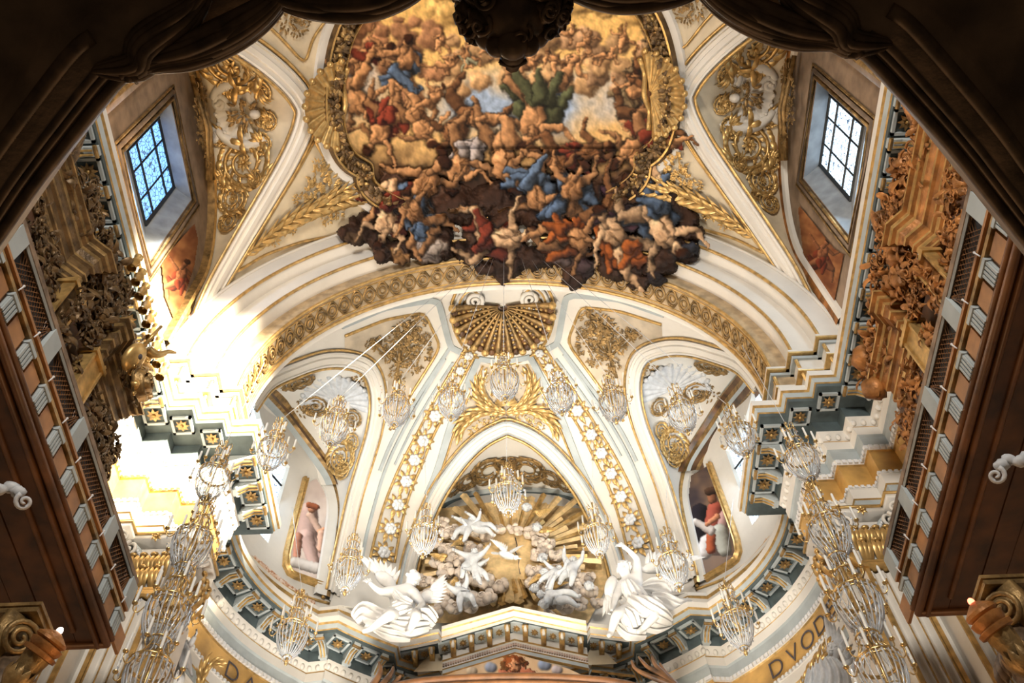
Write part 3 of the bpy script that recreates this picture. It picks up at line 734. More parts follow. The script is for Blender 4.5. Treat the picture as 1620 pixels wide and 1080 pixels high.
def fill(name, poly, bvh, m, label, sides=(-1, 1), res=4., lift=.015, cat='panel'):
    xs = np.arange(min(p[0] for p in poly), max(p[0] for p in poly)+res, res); ys = np.arange(min(p[1] for p in poly), max(p[1] for p in poly)+res, res); G = {}; mb = MB()
    for i, x in enumerate(xs):
        for j, y in enumerate(ys):
            h, n = hitb(bvh, x, y, lift)
            if h: G[(i, j)] = h
    fs = []; idx = {k: q for q, k in enumerate(G)}
    for i in range(len(xs)-1):
        for j in range(len(ys)-1):
            if inpoly(xs[i]+res/2, ys[j]+res/2, poly) and all(k in G for k in ((i, j), (i+1, j), (i+1, j+1), (i, j+1))): fs.append((idx[(i, j)], idx[(i+1, j)], idx[(i+1, j+1)], idx[(i, j+1)]))
    mb.add(list(G.values()), fs)
    for s in sides: struct((mb if s < 0 else mirmb(mb)).build(name, m), label % ('left' if s < 0 else 'right') if '%s' in label else label, cat)
fill('panel_ground', [(545, 531), (610, 505), (671, 494), (697, 548), (650, 623), (616, 680), (610, 640), (612, 605), (598, 575), (575, 560), (545, 556)], AB_, 'panel_tan', 'tan ground of the floral vault panel, %s side')
fill('panel_ground', [(762, 576), (800, 576), (840, 576), (862, 622), (886, 672), (862, 668), (803, 664), (742, 704), (715, 738), (704, 735), (722, 672), (744, 622)], AB_, 'panel_tan', 'tan ground of the central palm panel', (-1,))
# floral trees in the apse panels
mb = MB(); P, Nn = trace([(622, 610), (630, 575), (632, 545), (640, 520), (655, 508)], AB_, 4, .04); mb.tube(P, .07, 5)
for xx, yy, R in ((640, 520, .5), (658, 510, .36), (655, 545, .42), (622, 540, .4), (668, 556, .42), (640, 570, .34), (625, 585, .3), (655, 578, .3), (600, 545, .3), (583, 543, .2), (630, 600, .22), (612, 560, .32), (645, 535, .4), (672, 535, .26), (592, 540, .26), (632, 525, .36)):
    h, nn = at(AB_, xx, yy, .05); spray(mb, h, nn, V((1, 0, 0)), R, rnd, None, 18, 7); mb.tube([h, P[min(len(P)-1, 4)]], .03, 4)
put2('floral_tree', mb, 'gold_old', 'old-gold spray of roses and leaves in the apse panel %s of the great shell', 'ornament')
# crossed palms of the central panel
mb = MB()
PA = [[(802, 653), (781, 646), (764, 630), (757, 610), (763, 594)], [(802, 653), (770, 648), (745, 658), (730, 672), (725, 688)]]
for s in (-1, 1):
    for pts, w, nn_ in ((PA[0], .5, 15), (PA[1], .5, 15)):
        P, Nn = trace(pts, AB_, 6, .06)
        if s > 0: P = [mx(p) for p in P]; Nn = [mx(p) for p in Nn]
        palm(mb, P, Nn, w, nn_, None, .06)
    for xx, yy in ((762, 674), (775, 668), (790, 660), (752, 684)):
        h, nn = at(AB_, xx, yy, .04); spray(mb, h if s < 0 else mx(h), nn if s < 0 else mx(nn), V((1, 0, 0)), .26, rnd, None, 10, 3)
h, nn = at(AB_, 802, 640, .1); shell(mb, V((0, h.y, h.z)), nn, V((0, -.5, 1)), .4, 9, PI*1.2, None, .2)
put('palm_wreath', mb, 'gold', 'crossed gilded palm branches above the pointed sunburst recess', 'ornament')
# cells of the apse: shell and scrolls over each window
mb = MB(); c, n = at(AB_, 536, 634, .06); tp = at(AB_, 536, 600, .06)[0]; shell(mb, c, n, tp-c, 1.25, 13, PI*1.15, 'putto_grey', .12)
x, y, z = frame_of(n, tp-c)
for k in range(22):
    a = -2.0+4.0*k/21; spray(mb, c+(x*cos(a)+y*sin(a))*1.6+z*.05, n, x, .34, rnd, 'gold_old', 8, 3)
for xx, yy, R in ((542, 725, .55), (560, 700, .3), (545, 745, .3), (500, 640, .4), (470, 600, .5), (560, 660, .3)):
    h, nn = at(AB_, xx, yy, .05)
    if h: roundel(mb, h, nn, V((1, 0, 0)), R, rnd, 'gold_old' if yy < 680 else 'gold')
put2('cell_ornament', mb, 'gold_old', 'grey shell framed by gilded scrolls in the vault cell over the %s apse window', 'ornament')
mb = MB()
for s in (-1, 1):
    for xx, yy, R in ((772, 742, .62), (738, 758, .42), (716, 772, .3), (795, 730, .3)):
        h, nn = at(AB_, xx, yy, .05); roundel(mb, h if s < 0 else mx(h), nn if s < 0 else mx(nn), V((1, 0, 0)), R, rnd, None, s, False)
put('recess_scrolls', mb, 'gold_old', 'old-gold acanthus scrolls on the underside of the sunburst recess', 'ornament')
# flower bosses on the ribs
FB = [(741, 560), (727, 584), (709, 617), (687, 657), (668, 697), (654, 728), (641, 762), (628, 800), (616, 838), (606, 876)]
for sgn, nm in ((-1, 'left'), (1, 'right')):
    for i, (xx, yy) in enumerate(FB):
        h, nn = at(AB_, xx, yy, .05); h2 = at(AB_, xx+4, yy-8)[0]; t = h2-h
        if sgn > 0: h, nn, t = mx(h), mx(nn), mx(t)
        R = .27 if i < 3 else .36; x, y, z = frame_of(nn, t)
        e = empty('flower_boss', h, '%s flower boss from the top on the %s rib of the half dome' % (ORD[i], nm), 'flower boss', 'flower bosses on the %s rib' % nm)
        mb = MB()
        for k in range(9): a = 2*PI*k/9+.2; leaf(mb, h+(x*cos(a)+y*sin(a))*R*.35, x*cos(a)+y*sin(a), z, R*.95, R*.24, .2)
        leaf(mb, h-x*R*.6, -x, z, R*1.1, R*.2, .2); mb.build('leaves', 'gold', e)
        mb = MB()
        for k in range(7): a = 2*PI*k/6; q = R*.36 if k < 6 else 0; mb.blob(h+(x*cos(a)+y*sin(a))*q+z*(.08 if k < 6 else .14), (R*.3,)*3, n=4, noise=.12, seed=k)
        mb.build('blossom', 'statue_white', e)
# ---------------------------------------------------------------- frieze text
def letters(txt, pix, sgn):
    q = 1.04; a_, b_ = 7.85+q, 5.85+q
    for ch, (x, y) in zip(txt, pix):
        h = onEll(x, y, a_, b_, 18.4); cu = bpy.data.curves.new('letter', 'FONT'); cu.body = ch; cu.size = .78; cu.offset = -.014; cu.extrude = .012; cu.align_x = 'CENTER'
        tmp = bpy.data.objects.new('tmp', cu); COL.objects.link(tmp); dg = bpy.context.evaluated_depsgraph_get(); me = bpy.data.meshes.new_from_object(tmp.evaluated_get(dg)); bpy.data.objects.remove(tmp)
        nn = V(((h.x)/a_**2, (h.y-18.4)/b_**2, 0)).normalized()*-1; z = V((0, 0, 1)); xd = z.cross(nn)
        M = Matrix(((xd.x, 0, nn.x, h.x+nn.x*.02), (xd.y, 0, nn.y, h.y+nn.y*.02), (0, 1, 0, 19.68), (0, 0, 0, 1))); me.transform(M); me.materials.clear(); me.materials.append(MATS['letter'])
        o = bpy.data.objects.new('lettering', me); COL.objects.link(o); o.parent = ENT
letters('DVODE', [(1226, 1048), (1250, 1020), (1271, 993), (1290, 968), (1306, 944)], 1)
letters('DA', [(368, 1058), (396, 1078)], -1)
# ================================================================= PAINTINGS
def paint_mat():
    m = bpy.data.materials.new('fresco_paint'); m.use_nodes = True; nt = m.node_tree; b = nt.nodes['Principled BSDF']
    a = nt.nodes.new('ShaderNodeVertexColor'); a.layer_name = 'paint'; nt.links.new(a.outputs['Color'], b.inputs['Base Color'])
    b.inputs['Roughness'].default_value = .7; b.inputs['Specular IOR Level'].default_value = .25; MATS['fresco_paint'] = m
paint_mat()
class Raster:
    def __init__(s, x0, y0, x1, y1, res, seed=1):
        s.xs = np.arange(x0, x1, res); s.ys = np.arange(y0, y1, res); s.X, s.Y = np.meshgrid(s.xs, s.ys)
        s.C = np.zeros(s.X.shape+(3,)); s.A = np.zeros(s.X.shape); s.H = np.zeros(s.X.shape); s.r = np.random.RandomState(seed)
    def warp(s, k, sc):
        s.X0, s.Y0 = s.X, s.Y; a = s.noise(sc, 3, 21)-.5; b = s.noise(sc, 3, 33)-.5; s.X = s.X+a*k*4; s.Y = s.Y+b*k*4
    def unwarp(s): s.X, s.Y = s.X0, s.Y0
    def noise(s, sc, oct=4, seed=0):
        r = np.random.RandomState(seed); out = np.zeros(s.X.shape); amp = 1; tot = 0
        for o in range(oct):
            for k in range(5):
                a = r.uniform(0, 6.28); f = 2*PI/sc*2**o*r.uniform(.7, 1.3)
                out += amp*np.sin((s.X*np.cos(a)+s.Y*np.sin(a))*f+r.uniform(0, 6.28)+1.5*np.sin((s.X*np.sin(a)-s.Y*np.cos(a))*f*.6+r.uniform(0, 6)))
            tot += amp*2.2; amp *= .55
        return np.clip(out/tot*.5+.5, 0, 1)
    def mix(s, m, col, alpha=True):
        c = np.asarray(col); c = c if c.ndim == 3 else c[None, None, :]
        s.C = s.C*(1-m[..., None])+c*m[..., None]
        if alpha: s.A = np.maximum(s.A, m)
    def cap(s, p, q, r0, r1, col, k=1., soft=.12):
        px, py = p; qx, qy = q; dx, dy = qx-px, qy-py; L = dx*dx+dy*dy+1e-6; R = max(r0, r1)+8
        i0 = np.searchsorted(s.ys, min(py, qy)-R); i1 = np.searchsorted(s.ys, max(py, qy)+R); j0 = np.searchsorted(s.xs, min(px, qx)-R); j1 = np.searchsorted(s.xs, max(px, qx)+R)
        if i0 >= i1 or j0 >= j1: return
        X = s.X[i0:i1, j0:j1]; Y = s.Y[i0:i1, j0:j1]
        t = np.clip(((X-px)*dx+(Y-py)*dy)/L, 0, 1); r = r0+(r1-r0)*t; ex = (X-px-dx*t)/r; ey = (Y-py-dy*t)/r; d = np.sqrt(ex*ex+ey*ey)
        m = np.clip((1-d)/soft, 0, 1); nz = np.sqrt(np.clip(1-d*d, 0, 1)); li = np.clip(-.55*ex-.5*ey+.6*nz, 0, 1)
        c = np.asarray(col)[None, None, :]*(.42+.78*li[..., None]*k); c = c*(1-.12*(1-li[..., None])*np.array([0, .5, 1])[None, None, :])
        if soft < .2 and not hasattr(s, 'plain'): s.C[i0:i1, j0:j1] *= 1-.5*(np.clip((1.32-d)/.32, 0, 1)*(d > .97))[..., None]
        s.C[i0:i1, j0:j1] = s.C[i0:i1, j0:j1]*(1-m[..., None])+np.clip(c, 0, 1)*m[..., None]
        s.A[i0:i1, j0:j1] = np.maximum(s.A[i0:i1, j0:j1], m)
        s.H[i0:i1, j0:j1] = np.maximum(s.H[i0:i1, j0:j1]*(1-m), m*nz*r)
    def puff(s, x, y, r, col, k=1.): s.cap((x, y), (x+r*.4, y+r*.1), r, r*.9, col, k, .35)
    def figure(s, x, y, L, rot, skin, drape=None, hair=(.25, .13, .06), seed=0, child=False):
        r = random.Random(seed*17+3); a0 = math.radians(rot)
        def P(u, v): return (x+(u*cos(a0)-v*sin(a0))*L, y+(u*sin(a0)+v*cos(a0))*L)
        def limb(o, ang, l1, l2, bend, r0, r1, r2, c):
            k = (o[0]+cos(ang)*l1, o[1]+sin(ang)*l1); e = (k[0]+cos(ang+bend)*l2, k[1]+sin(ang+bend)*l2)
            s.cap(P(*k), P(*e), r1*L, r2*L, c); s.cap(P(*o), P(*k), r0*L, r1*L, c)
            h = (e[0]+cos(ang+bend)*.05, e[1]+sin(ang+bend)*.05); s.cap(P(*e), P(*h), r2*L*1.05, r2*L*.75, c); return h
        w = 1.25 if child else 1.
        dk = tuple(c*.82 for c in skin)
        if drape:
            for k in range(4): s.cap(P(r.uniform(-.2, .2), r.uniform(-.1, .4)), P(r.uniform(-.45, .45), r.uniform(.1, .6)), L*.13, L*.05, drape)
        limb((.10, .28), r.uniform(.3, 1.5), .27, .27, r.uniform(.3, 1.7), .105*w, .07*w, .04*w, dk)
        limb((.13, -.08), r.uniform(-1.2, .9), .19, .19, r.uniform(-1.3, .4), .055*w, .042*w, .026*w, dk)
        s.cap(P(0, .27), P(.01, .05), .135*w*L, .125*w*L, skin); s.cap(P(.01, .05), P(.02, -.06), .15*w*L, .14*w*L, skin, 1.06); s.cap(P(.07, -.05), P(.09, .0), .07*w*L, .07*w*L, skin, 1.04, .8); s.cap(P(-.06, -.05), P(-.07, .0), .07*w*L, .07*w*L, skin, 1.08, .8)
        s.cap(P(-.02, -.03), P(-.02, .26), .02*L, .015*L, dk, .8, .9)
        limb((-.10, .28), r.uniform(1.3, 2.7), .27, .27, r.uniform(-1.7, -.2), .108*w, .072*w, .042*w, skin)
        limb((-.13, -.08), r.uniform(2.2, 4.2), .19, .19, r.uniform(-.3, 1.5), .058*w, .044*w, .027*w, skin)
        hx = r.uniform(-.08, .08); s.cap(P(.0, -.12), P(hx*.6, -.2), .05*w*L, .05*w*L, dk); s.cap(P(hx, -.25), P(hx*1.3, -.3), .078*w*L, .07*w*L, skin); s.cap(P(hx*1.6+.02, -.31), P(hx*1.5-.03, -.33), .075*w*L, .06*w*L, hair)
        if drape:
            for k in range(3): s.cap(P(r.uniform(-.16, .1), .26+r.uniform(-.05, .08)), P(r.uniform(-.3, .3), .42+r.uniform(-.1, .15)), L*.095, L*.045, drape)
    def mesh(s, name, XYZ, keep, parent=None):
        ny, nx = s.X.shape; idx = -np.ones((ny, nx), int); kf = keep[:-1, :-1] & keep[1:, :-1] & keep[:-1, 1:] & keep[1:, 1:]
        used = np.zeros((ny, nx), bool); used[:-1, :-1] |= kf; used[1:, :-1] |= kf; used[:-1, 1:] |= kf; used[1:, 1:] |= kf
        idx[used] = np.arange(used.sum()); v = XYZ[used]; off = np.array(parent.location if parent else (0, 0, 0)); v = v-off
        i, j = np.nonzero(kf); f = np.stack([idx[i, j], idx[i+1, j], idx[i+1, j+1], idx[i, j+1]], 1)
        me = bpy.data.meshes.new(name); me.vertices.add(len(v)); me.vertices.foreach_set('co', v.ravel()); me.loops.add(f.size); me.loops.foreach_set('vertex_index', f.ravel())
        me.polygons.add(len(f)); me.polygons.foreach_set('loop_start', np.arange(0, f.size, 4)); me.polygons.foreach_set('use_smooth', np.ones(len(f), bool)); me.update(calc_edges=True); me.validate()
        ca = me.color_attributes.new('paint', 'FLOAT_COLOR', 'POINT'); c = np.ones((len(v), 4)); c[:, :3] = np.clip(s.C[used], 0, 1)**2.2; ca.data.foreach_set('color', c.ravel())
        me.materials.append(MATS['fresco_paint']); o = bpy.data.objects.new(name, me); COL.objects.link(o)
        if parent: o.parent = parent
        return o
def np_rays(X, Y):
    f, r, u = np.array(cF), np.array(cR), np.array(cU)
    d = f+r*((X-810)/FPX)[..., None]-u*((Y-540)/FPX)[..., None]; return d/np.linalg.norm(d, axis=-1, keepdims=True)
def np_cyl(D, R):
    A = D[..., 0]**2+D[..., 2]**2; B = 2*(CAM.z-ZS)*D[..., 2]; c = (CAM.z-ZS)**2-R*R
    return (-B+np.sqrt(np.maximum(B*B-4*A*c, 0)))/(2*A)
def polymask(X, Y, P):
    r = np.zeros(X.shape, bool); j = len(P)-1
    for i in range(len(P)):
        (xi, yi), (xj, yj) = P[i], P[j]
        if yi != yj: r ^= ((yi > Y) != (yj > Y)) & (X < (xj-xi)*(Y-yi)/(yj-yi)+xi)
        j = i
    return r
def reflect(p, x0=783.5, y0=150, t=-.036):
    # mirror about the tilted centre line of the vault
    d = np.array([-t, 1.0]); d /= np.linalg.norm(d); v = np.array([p[0]-x0-9.5, p[1]-y0]); k = 2*(v@d)*d-v; return (x0+9.5+k[0], y0+k[1])
FL = [(690, -95), (628, -50), (590, 10), (560, 55), (546, 105), (541, 160), (545, 205), (560, 238), (588, 256), (592, 284), (640, 312), (720, 330)]
OVAL = FL+[reflect(p) for p in reversed(FL)]
OV = crom([V((p[0], p[1], 0)) for p in OVAL], 5, True); OVP = [(p.x, p.y) for p in OV]
# --- the big ceiling picture: clouds, open sky and a tumble of figures
R_ = Raster(470, -130, 1130, 480, 1.15)
gold_, tan_, mau, blu, dark = [np.array(c) for c in ((.93, .73, .38), (.83, .64, .40), (.58, .44, .38), (.52, .61, .74), (.17, .115, .085))]
t = np.clip((R_.Y+100)/420, 0, 1)[..., None]
R_.C = gold_*(1-t)+tan_*t; n1 = R_.noise(160, 4, 3)
gx = np.exp(-((R_.X-830)/170)**2-((R_.Y-165)/52)**2); R_.mix(np.clip(gx*1.7*(.45+.8*n1)-.25, 0, 1)*.95, blu, False)
gx = np.exp(-((R_.X-560)/50)**2-((R_.Y-130)/60)**2)+np.exp(-((R_.X-1010)/60)**2-((R_.Y-150)/40)**2); R_.mix(np.clip(gx*(.3+.8*n1), 0, .8), np.array((.62, .62, .66)), False)
ra = np.random.RandomState(11); R_.warp(1.7, 26)
for k in range(70):
    x = ra.uniform(690, 1080); y = 55+ra.uniform(0, 85)+abs(x-860)*.05; c = mau*(1-.5)+tan_*.5 if ra.rand() < .5 else np.array((.80, .62, .42)); R_.puff(x, y, ra.uniform(9, 22), c*ra.uniform(.75, 1.1))
for k in range(40): R_.puff(ra.uniform(545, 700), ra.uniform(30, 160), ra.uniform(8, 20), np.array((.72, .5, .34))*ra.uniform(.7, 1.1))
for k in range(60): R_.puff(ra.uniform(640, 1000), ra.uniform(-110, 30), ra.uniform(10, 26), np.array((.93, .74, .42))*ra.uniform(.9, 1.08))
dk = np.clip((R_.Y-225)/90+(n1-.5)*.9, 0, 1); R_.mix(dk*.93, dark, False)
R_.A[:] = 0; R_.H[:] = 0
# dark puffs paint smoke and cast shade on the mouldings; clouds spill over the frame
for (x, y, r) in [(575, 372, 36), (560, 365, 26), (610, 395, 38), (650, 400, 40), (690, 395, 40), (740, 395, 42), (800, 405, 46), (850, 412, 44), (905, 415, 44), (955, 420, 44), (1000, 430, 42), (1040, 430, 38), (1070, 400, 42), (1090, 370, 30), (1085, 345, 30), (640, 330, 60), (720, 340, 70), (800, 340, 80), (880, 340, 80), (960, 340, 80), (1030, 340, 60), (615, 300, 40), (1000, 300, 50), (800, 432, 40), (545, 375, 18), (900, 440, 34), (760, 425, 34), (1010, 450, 22)]:
    for q in range(3): R_.cap((x+ra.uniform(-.5, .5)*r, y+ra.uniform(-.5, .3)*r-4), (x+ra.uniform(-.6, .6)*r, y+ra.uniform(-.4, .3)*r-4), r*ra.uniform(.45, .7), r*ra.uniform(.4, .6), dark*ra.uniform(1.2, 2.2)+np.array((.03, .02, .02)), .8, .75)
for (x, y, r, c) in [(668, 396, 26, (.80, .74, .72)), (690, 388, 18, (.84, .78, .74)), (630, 405, 18, (.66, .48, .30)), (600, 402, 15, (.35, .24, .18)), (560, 378, 18, (.33, .25, .18)), (880, 400, 20, (.50, .42, .42)), (920, 425, 20, (.30, .23, .25)), (1040, 440, 16, (.24, .2, .22)), (1085, 392, 18, (.24, .26, .32))]:
    for q in range(4): R_.puff(x+ra.uniform(-.5, .5)*r, y+ra.uniform(-.4, .4)*r, r*ra.uniform(.5, .8), np.array(c)*ra.uniform(.85, 1.1))
SK, SKD, SKL = (.76, .54, .35), (.50, .33, .20), (.92, .74, .56)
RED, BLU, ORA, WHI, GRN = (.52, .21, .14), (.33, .42, .55), (.70, .36, .15), (.72, .68, .68), (.31, .33, .22)
for i, (x, y, L, rot, sk, dr) in enumerate([(712, 98, 42, 40, SK, None), (735, 86, 40, -30, SK, (.62, .62, .5)), (700, 60, 36, 10, SK, None), (842, 96, 46, 70, SK, None), (872, 92, 44, -40, SK, None), (905, 98, 46, -75, SK, None), (930, 62, 40, 20, SK, None), (965, 88, 40, 80, SK, None), (985, 55, 42, -20, SK, None), (1010, 100, 52, 30, SKD, (.5, .42, .3)), (1028, 60, 46, 0, (.6, .48, .34), (.45, .38, .28)),
        (905, 48, 34, 40, SK, None), (770, 70, 34, 0, SK, None)]):
    R_.figure(x, y, L*.9, rot, tuple(min(1, c*1.1) for c in sk), dr, (.5, .34, .2), seed=40+i, child=True)
for i, (x, y, L, rot, sk, dr) in enumerate([(596, 80, 74, 60, SK, RED), (640, 92, 98, 12, SK, BLU), (566, 160, 104, 160, SK, None), (602, 212, 104, 200, SK, RED), (668, 205, 96, 150, SK, None), (690, 150, 60, 30, SK, None), (722, 208, 120, 215, SKD, None), (1005, 140, 84, 20, SK, (.5, .42, .3)), (1040, 205, 118, 150, SKD, None), (1000, 240, 112, 230, SK, RED), (935, 238, 100, 60, SKD, RED),
        (845, 190, 138, 185, SK, GRN), (728, 268, 118, 195, SK, WHI), (800, 262, 134, 172, SK, None), (885, 262, 96, 140, SKD, None),
        (672, 290, 140, 25, SK, BLU), (612, 352, 112, 185, SKL, RED), (652, 335, 96, -35, SK, BLU), (850, 312, 112, 160, SK, BLU), (905, 296, 118, 12, SK, BLU), (972, 316, 118, 35, SKD, (.3, .2, .25)), (802, 376, 124, 95, SKL, RED), (918, 378, 112, 100, SK, ORA), (968, 368, 122, -45, SKL, ORA), (1052, 366, 140, 152, SKL, BLU)]):
    R_.figure(x, y, L, rot, sk, dr, seed=i+2)
R_.unwarp(); R_.C *= (.86+.26*R_.noise(14, 3, 9))[..., None]
R_.C = R_.C*.86+R_.C.mean(axis=2, keepdims=True)*np.array((1.05, .98, .86))*.14
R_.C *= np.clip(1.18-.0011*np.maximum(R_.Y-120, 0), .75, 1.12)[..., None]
D = np_rays(R_.X, R_.Y)
blur = lambda C: (C+np.roll(C, 1, 0)+np.roll(C, -1, 0)+np.roll(C, 1, 1)+np.roll(C, -1, 1))/5
R_.C = blur(R_.C)
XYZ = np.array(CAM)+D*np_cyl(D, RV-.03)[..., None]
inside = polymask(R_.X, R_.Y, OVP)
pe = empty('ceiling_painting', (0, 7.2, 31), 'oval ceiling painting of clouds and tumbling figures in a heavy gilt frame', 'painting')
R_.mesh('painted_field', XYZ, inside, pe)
# the overflow is painted stucco standing proud of the mouldings
q = np_cyl(D, RV-.14); Yc = CAM.y+D[..., 1]*q
for it in range(24):
    Rr = np.where(Yc < 11.9, RV-.12, np.where(Yc < 13.6, RV-.12-(Yc-11.9)/1.7*1.95, 6.83)); q = q*.5+np_cyl(D, Rr)*.5; Yc = D[..., 1]*q
A2 = R_.A.copy(); 
sp = (A2 > .3) & ~inside
lift = .05+.022*.42*R_.H
XYZ2 = np.array(CAM)+D*(q-lift+.4*np.clip((.8-A2)/.5, 0, 1))[..., None]
spo = R_.mesh('stucco_overflow', XYZ2, (A2 > .3) & ((~inside) | (R_.Y > 235)), None); tag(spo, 'painted stucco figures, clouds and shade spilling from the ceiling picture down over the arch mouldings', 'painted relief')
# gilt frame
P = []; Nn = []
for p in OV: h, n = hitb(VFB, p.x, p.y); P.append(h); Nn.append(vnorm(h))
for _ in range(2): P = [(P[i-1]+P[i]*2+P[(i+1) % len(P)])/4 for i in range(len(P))]
sidev = [(P[(i+1) % len(P)]-P[i-1]).normalized().cross(Nn[i]).normalized() for i in range(len(P))]
cen = sum(P, V())/len(P); so = 1 if sum((P[i]-cen).dot(sidev[i]) for i in range(len(P))) > 0 else -1
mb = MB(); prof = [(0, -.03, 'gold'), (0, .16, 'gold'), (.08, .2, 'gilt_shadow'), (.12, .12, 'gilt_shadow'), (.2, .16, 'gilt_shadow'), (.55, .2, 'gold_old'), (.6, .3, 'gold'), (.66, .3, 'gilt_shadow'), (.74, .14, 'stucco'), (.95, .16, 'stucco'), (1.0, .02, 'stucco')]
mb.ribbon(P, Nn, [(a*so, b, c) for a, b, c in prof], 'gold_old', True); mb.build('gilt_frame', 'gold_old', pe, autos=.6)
mb = MB(); rg = random.Random(8)
for i in range(0, len(P)):
    for k in range(5):
        a = P[i].lerp(P[(i+1) % len(P)], k/5); c = a+sidev[i]*so*(.36+.03*math.sin(i*1.3+k))+Nn[i]*.22
        if c.y < 4.5: continue
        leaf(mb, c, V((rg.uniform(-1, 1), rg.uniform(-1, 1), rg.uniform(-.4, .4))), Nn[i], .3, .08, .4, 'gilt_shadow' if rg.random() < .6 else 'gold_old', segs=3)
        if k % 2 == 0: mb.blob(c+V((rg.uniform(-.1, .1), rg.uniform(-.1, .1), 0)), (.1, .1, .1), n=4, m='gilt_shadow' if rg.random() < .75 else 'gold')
mb.build('leaf_garland', 'gold_old', pe)
mb = MB()
for i in range(len(P)):
    for k in range(6): mb.blob(P[i].lerp(P[(i+1) % len(P)], k/6)+sidev[i]*so*.04+Nn[i]*.2, (.035,)*3, n=3)
mb.build('bead_row', 'gold', pe)['kind'] = 'stuff'
# --------------------------------------------------------- smaller pictures
def patch(name, poly, bvh, painter, label, cat='painting', res=1.2, lift=.04, seed=1, frame=None):
    xs = [p[0] for p in poly]; ys = [p[1] for p in poly]; r = Raster(min(xs), min(ys), max(xs)+2, max(ys)+2, res, seed); r.plain = True; painter(r)
    if hasattr(r, 'X0'): r.X, r.Y = np.meshgrid(r.xs, r.ys)
    m = polymask(r.X, r.Y, poly); XYZ = np.zeros(r.X.shape+(3,)); ok = np.zeros(r.X.shape, bool)
    pts = []
    for i in range(r.X.shape[0]):
        for j in range(r.X.shape[1]):
            if m[i, j]:
                h, n = hitb(bvh, r.X[i, j], r.Y[i, j], lift)
                if h is not None: XYZ[i, j] = h; ok[i, j] = True; pts.append(h)
    c = sum(pts, V())/len(pts); e = empty(name, c, label, cat); r.mesh('painted_field', XYZ, m & ok, e)
    if frame:
        w, pl = frame; mb = MB(); P, Nn = trace(pl, bvh, 6, .02, sm=False); mb.ribbon(P, Nn, [(-w/2, -.03), (-w/2, .1), (-w*.2, .16), (0, .1), (w*.25, .17), (w/2, .1), (w/2, -.03)], 'gold'); mb.build('gilt_frame', 'gold', e)
def ground(r, c0, c1, sc=60, sd=1): n = r.noise(sc, 3, sd)[..., None]; r.C = np.array(c0)*(1-n)+np.array(c1)*n; r.A[:] = 1
def p_left(r):
    ground(r, (.80, .72, .68), (.90, .84, .80), 60, 2); r.warp(.5, 12)
    for (a, b, r0, r1, c) in [((487, 810), (484, 850), 16, 20, (.90, .78, .76)), ((484, 850), (505, 880), 14, 11, (.92, .80, .78)), ((484, 850), (495, 890), 13, 10, (.88, .76, .74)), ((490, 815), (505, 842), 7, 5, (.93, .80, .74)), ((505, 842), (512, 838), 5, 3, (.90, .66, .52)), ((492, 806), (494, 803), 7, 6, (.86, .62, .50)), ((488, 799), (500, 803), 5, 5, (.70, .42, .30)), ((470, 850), (468, 880), 8, 6, (.90, .66, .58)), ((508, 845), (506, 870), 7, 6, (.91, .74, .66)), ((465, 890), (500, 900), 9, 10, (.93, .92, .92))]: r.cap(a, b, r0, r1, c)
def p_right(r):
    ground(r, (.28, .24, .25), (.50, .40, .32), 60, 4)
    r.mix((r.Y > 880)*.8, (.55, .47, .42)); r.warp(.5, 12)
    for (a, b, r0, r1, c) in [((1108, 810), (1105, 850), 14, 14, (.16, .14, .17)), ((1133, 805), (1128, 835), 13, 15, (.66, .34, .28)), ((1148, 815), (1142, 840), 9, 9, (.74, .60, .60)), ((1120, 858), (1116, 875), 13, 12, (.86, .86, .88)), ((1140, 842), (1148, 870), 14, 12, (.72, .74, .72)), ((1126, 850), (1126, 870), 8, 8, (.68, .36, .24)), ((1102, 826), (1126, 840), 6, 8, (.92, .90, .90)), ((1128, 790), (1127, 783), 8, 7, (.62, .42, .32)), ((1122, 778), (1132, 776), 7, 6, (.30, .22, .17)), ((1136, 818), (1120, 830), 5, 4, (.80, .55, .42))]: r.cap(a, b, r0, r1, c)
PL = [(484, 764), (500, 757), (511, 775), (519, 800), (521, 825), (518, 860), (512, 895), (506, 926), (448, 903)]
patch('wall_painting', PL, AB_, p_left, 'pale pink wall painting of a seated robed figure left of the sunburst', frame=(.22, [(509, 928), (444, 904), (482, 758)]))
PR = [(1094, 752), (1124, 735), (1174, 879), (1118, 914), (1104, 880), (1093, 840), (1088, 800)]
patch('wall_painting', PR, AB_, p_right, 'dark wall painting of a red-robed figure with a white scroll, right of the sunburst', frame=(.22, [(1124, 735), (1178, 881), (1118, 917)]))
def p_sp(r):
    ground(r, (.42, .24, .14), (.62, .42, .26), 40, 6); x0, y0 = r.X.mean(), r.Y.mean(); r.figure(x0+2, y0-5, 60, 10, (.58, .38, .26), (.44, .2, .13), seed=5)
SPL = [(252, 412), (306, 352), (312, 380), (306, 420), (290, 470), (278, 520), (258, 470)]
patch('spandrel_painting', SPL, NB, p_sp, 'brown and red figure painted on the wall below the left nave window cell')
patch('spandrel_painting', [(1264, 330), (1268, 325), (1322, 392), (1338, 402), (1322, 480), (1290, 450), (1272, 400)], NB, p_sp, 'dim brown figure painted on the wall below the right nave window cell')
# pink marbled dado fields under the apse pictures
def p_dado(r): ground(r, (.80, .66, .56), (.90, .84, .78), 22, 3); n = r.noise(16, 2, 8); r.mix((np.abs(n-.5) < .09)*.75, (.62, .38, .22))
patch('marble_field', [(392, 884), (402, 878), (436, 908), (472, 935), (500, 948), (496, 962), (450, 945), (420, 922)], AB_, p_dado, 'veined pink marble field below the left apse painting', 'marble panel')
patch('marble_field', [(1213, 850), (1226, 858), (1205, 900), (1180, 930), (1150, 950), (1135, 955), (1138, 943), (1165, 920), (1192, 890)], AB_, p_dado, 'veined pink marble field below the right apse painting', 'marble panel')

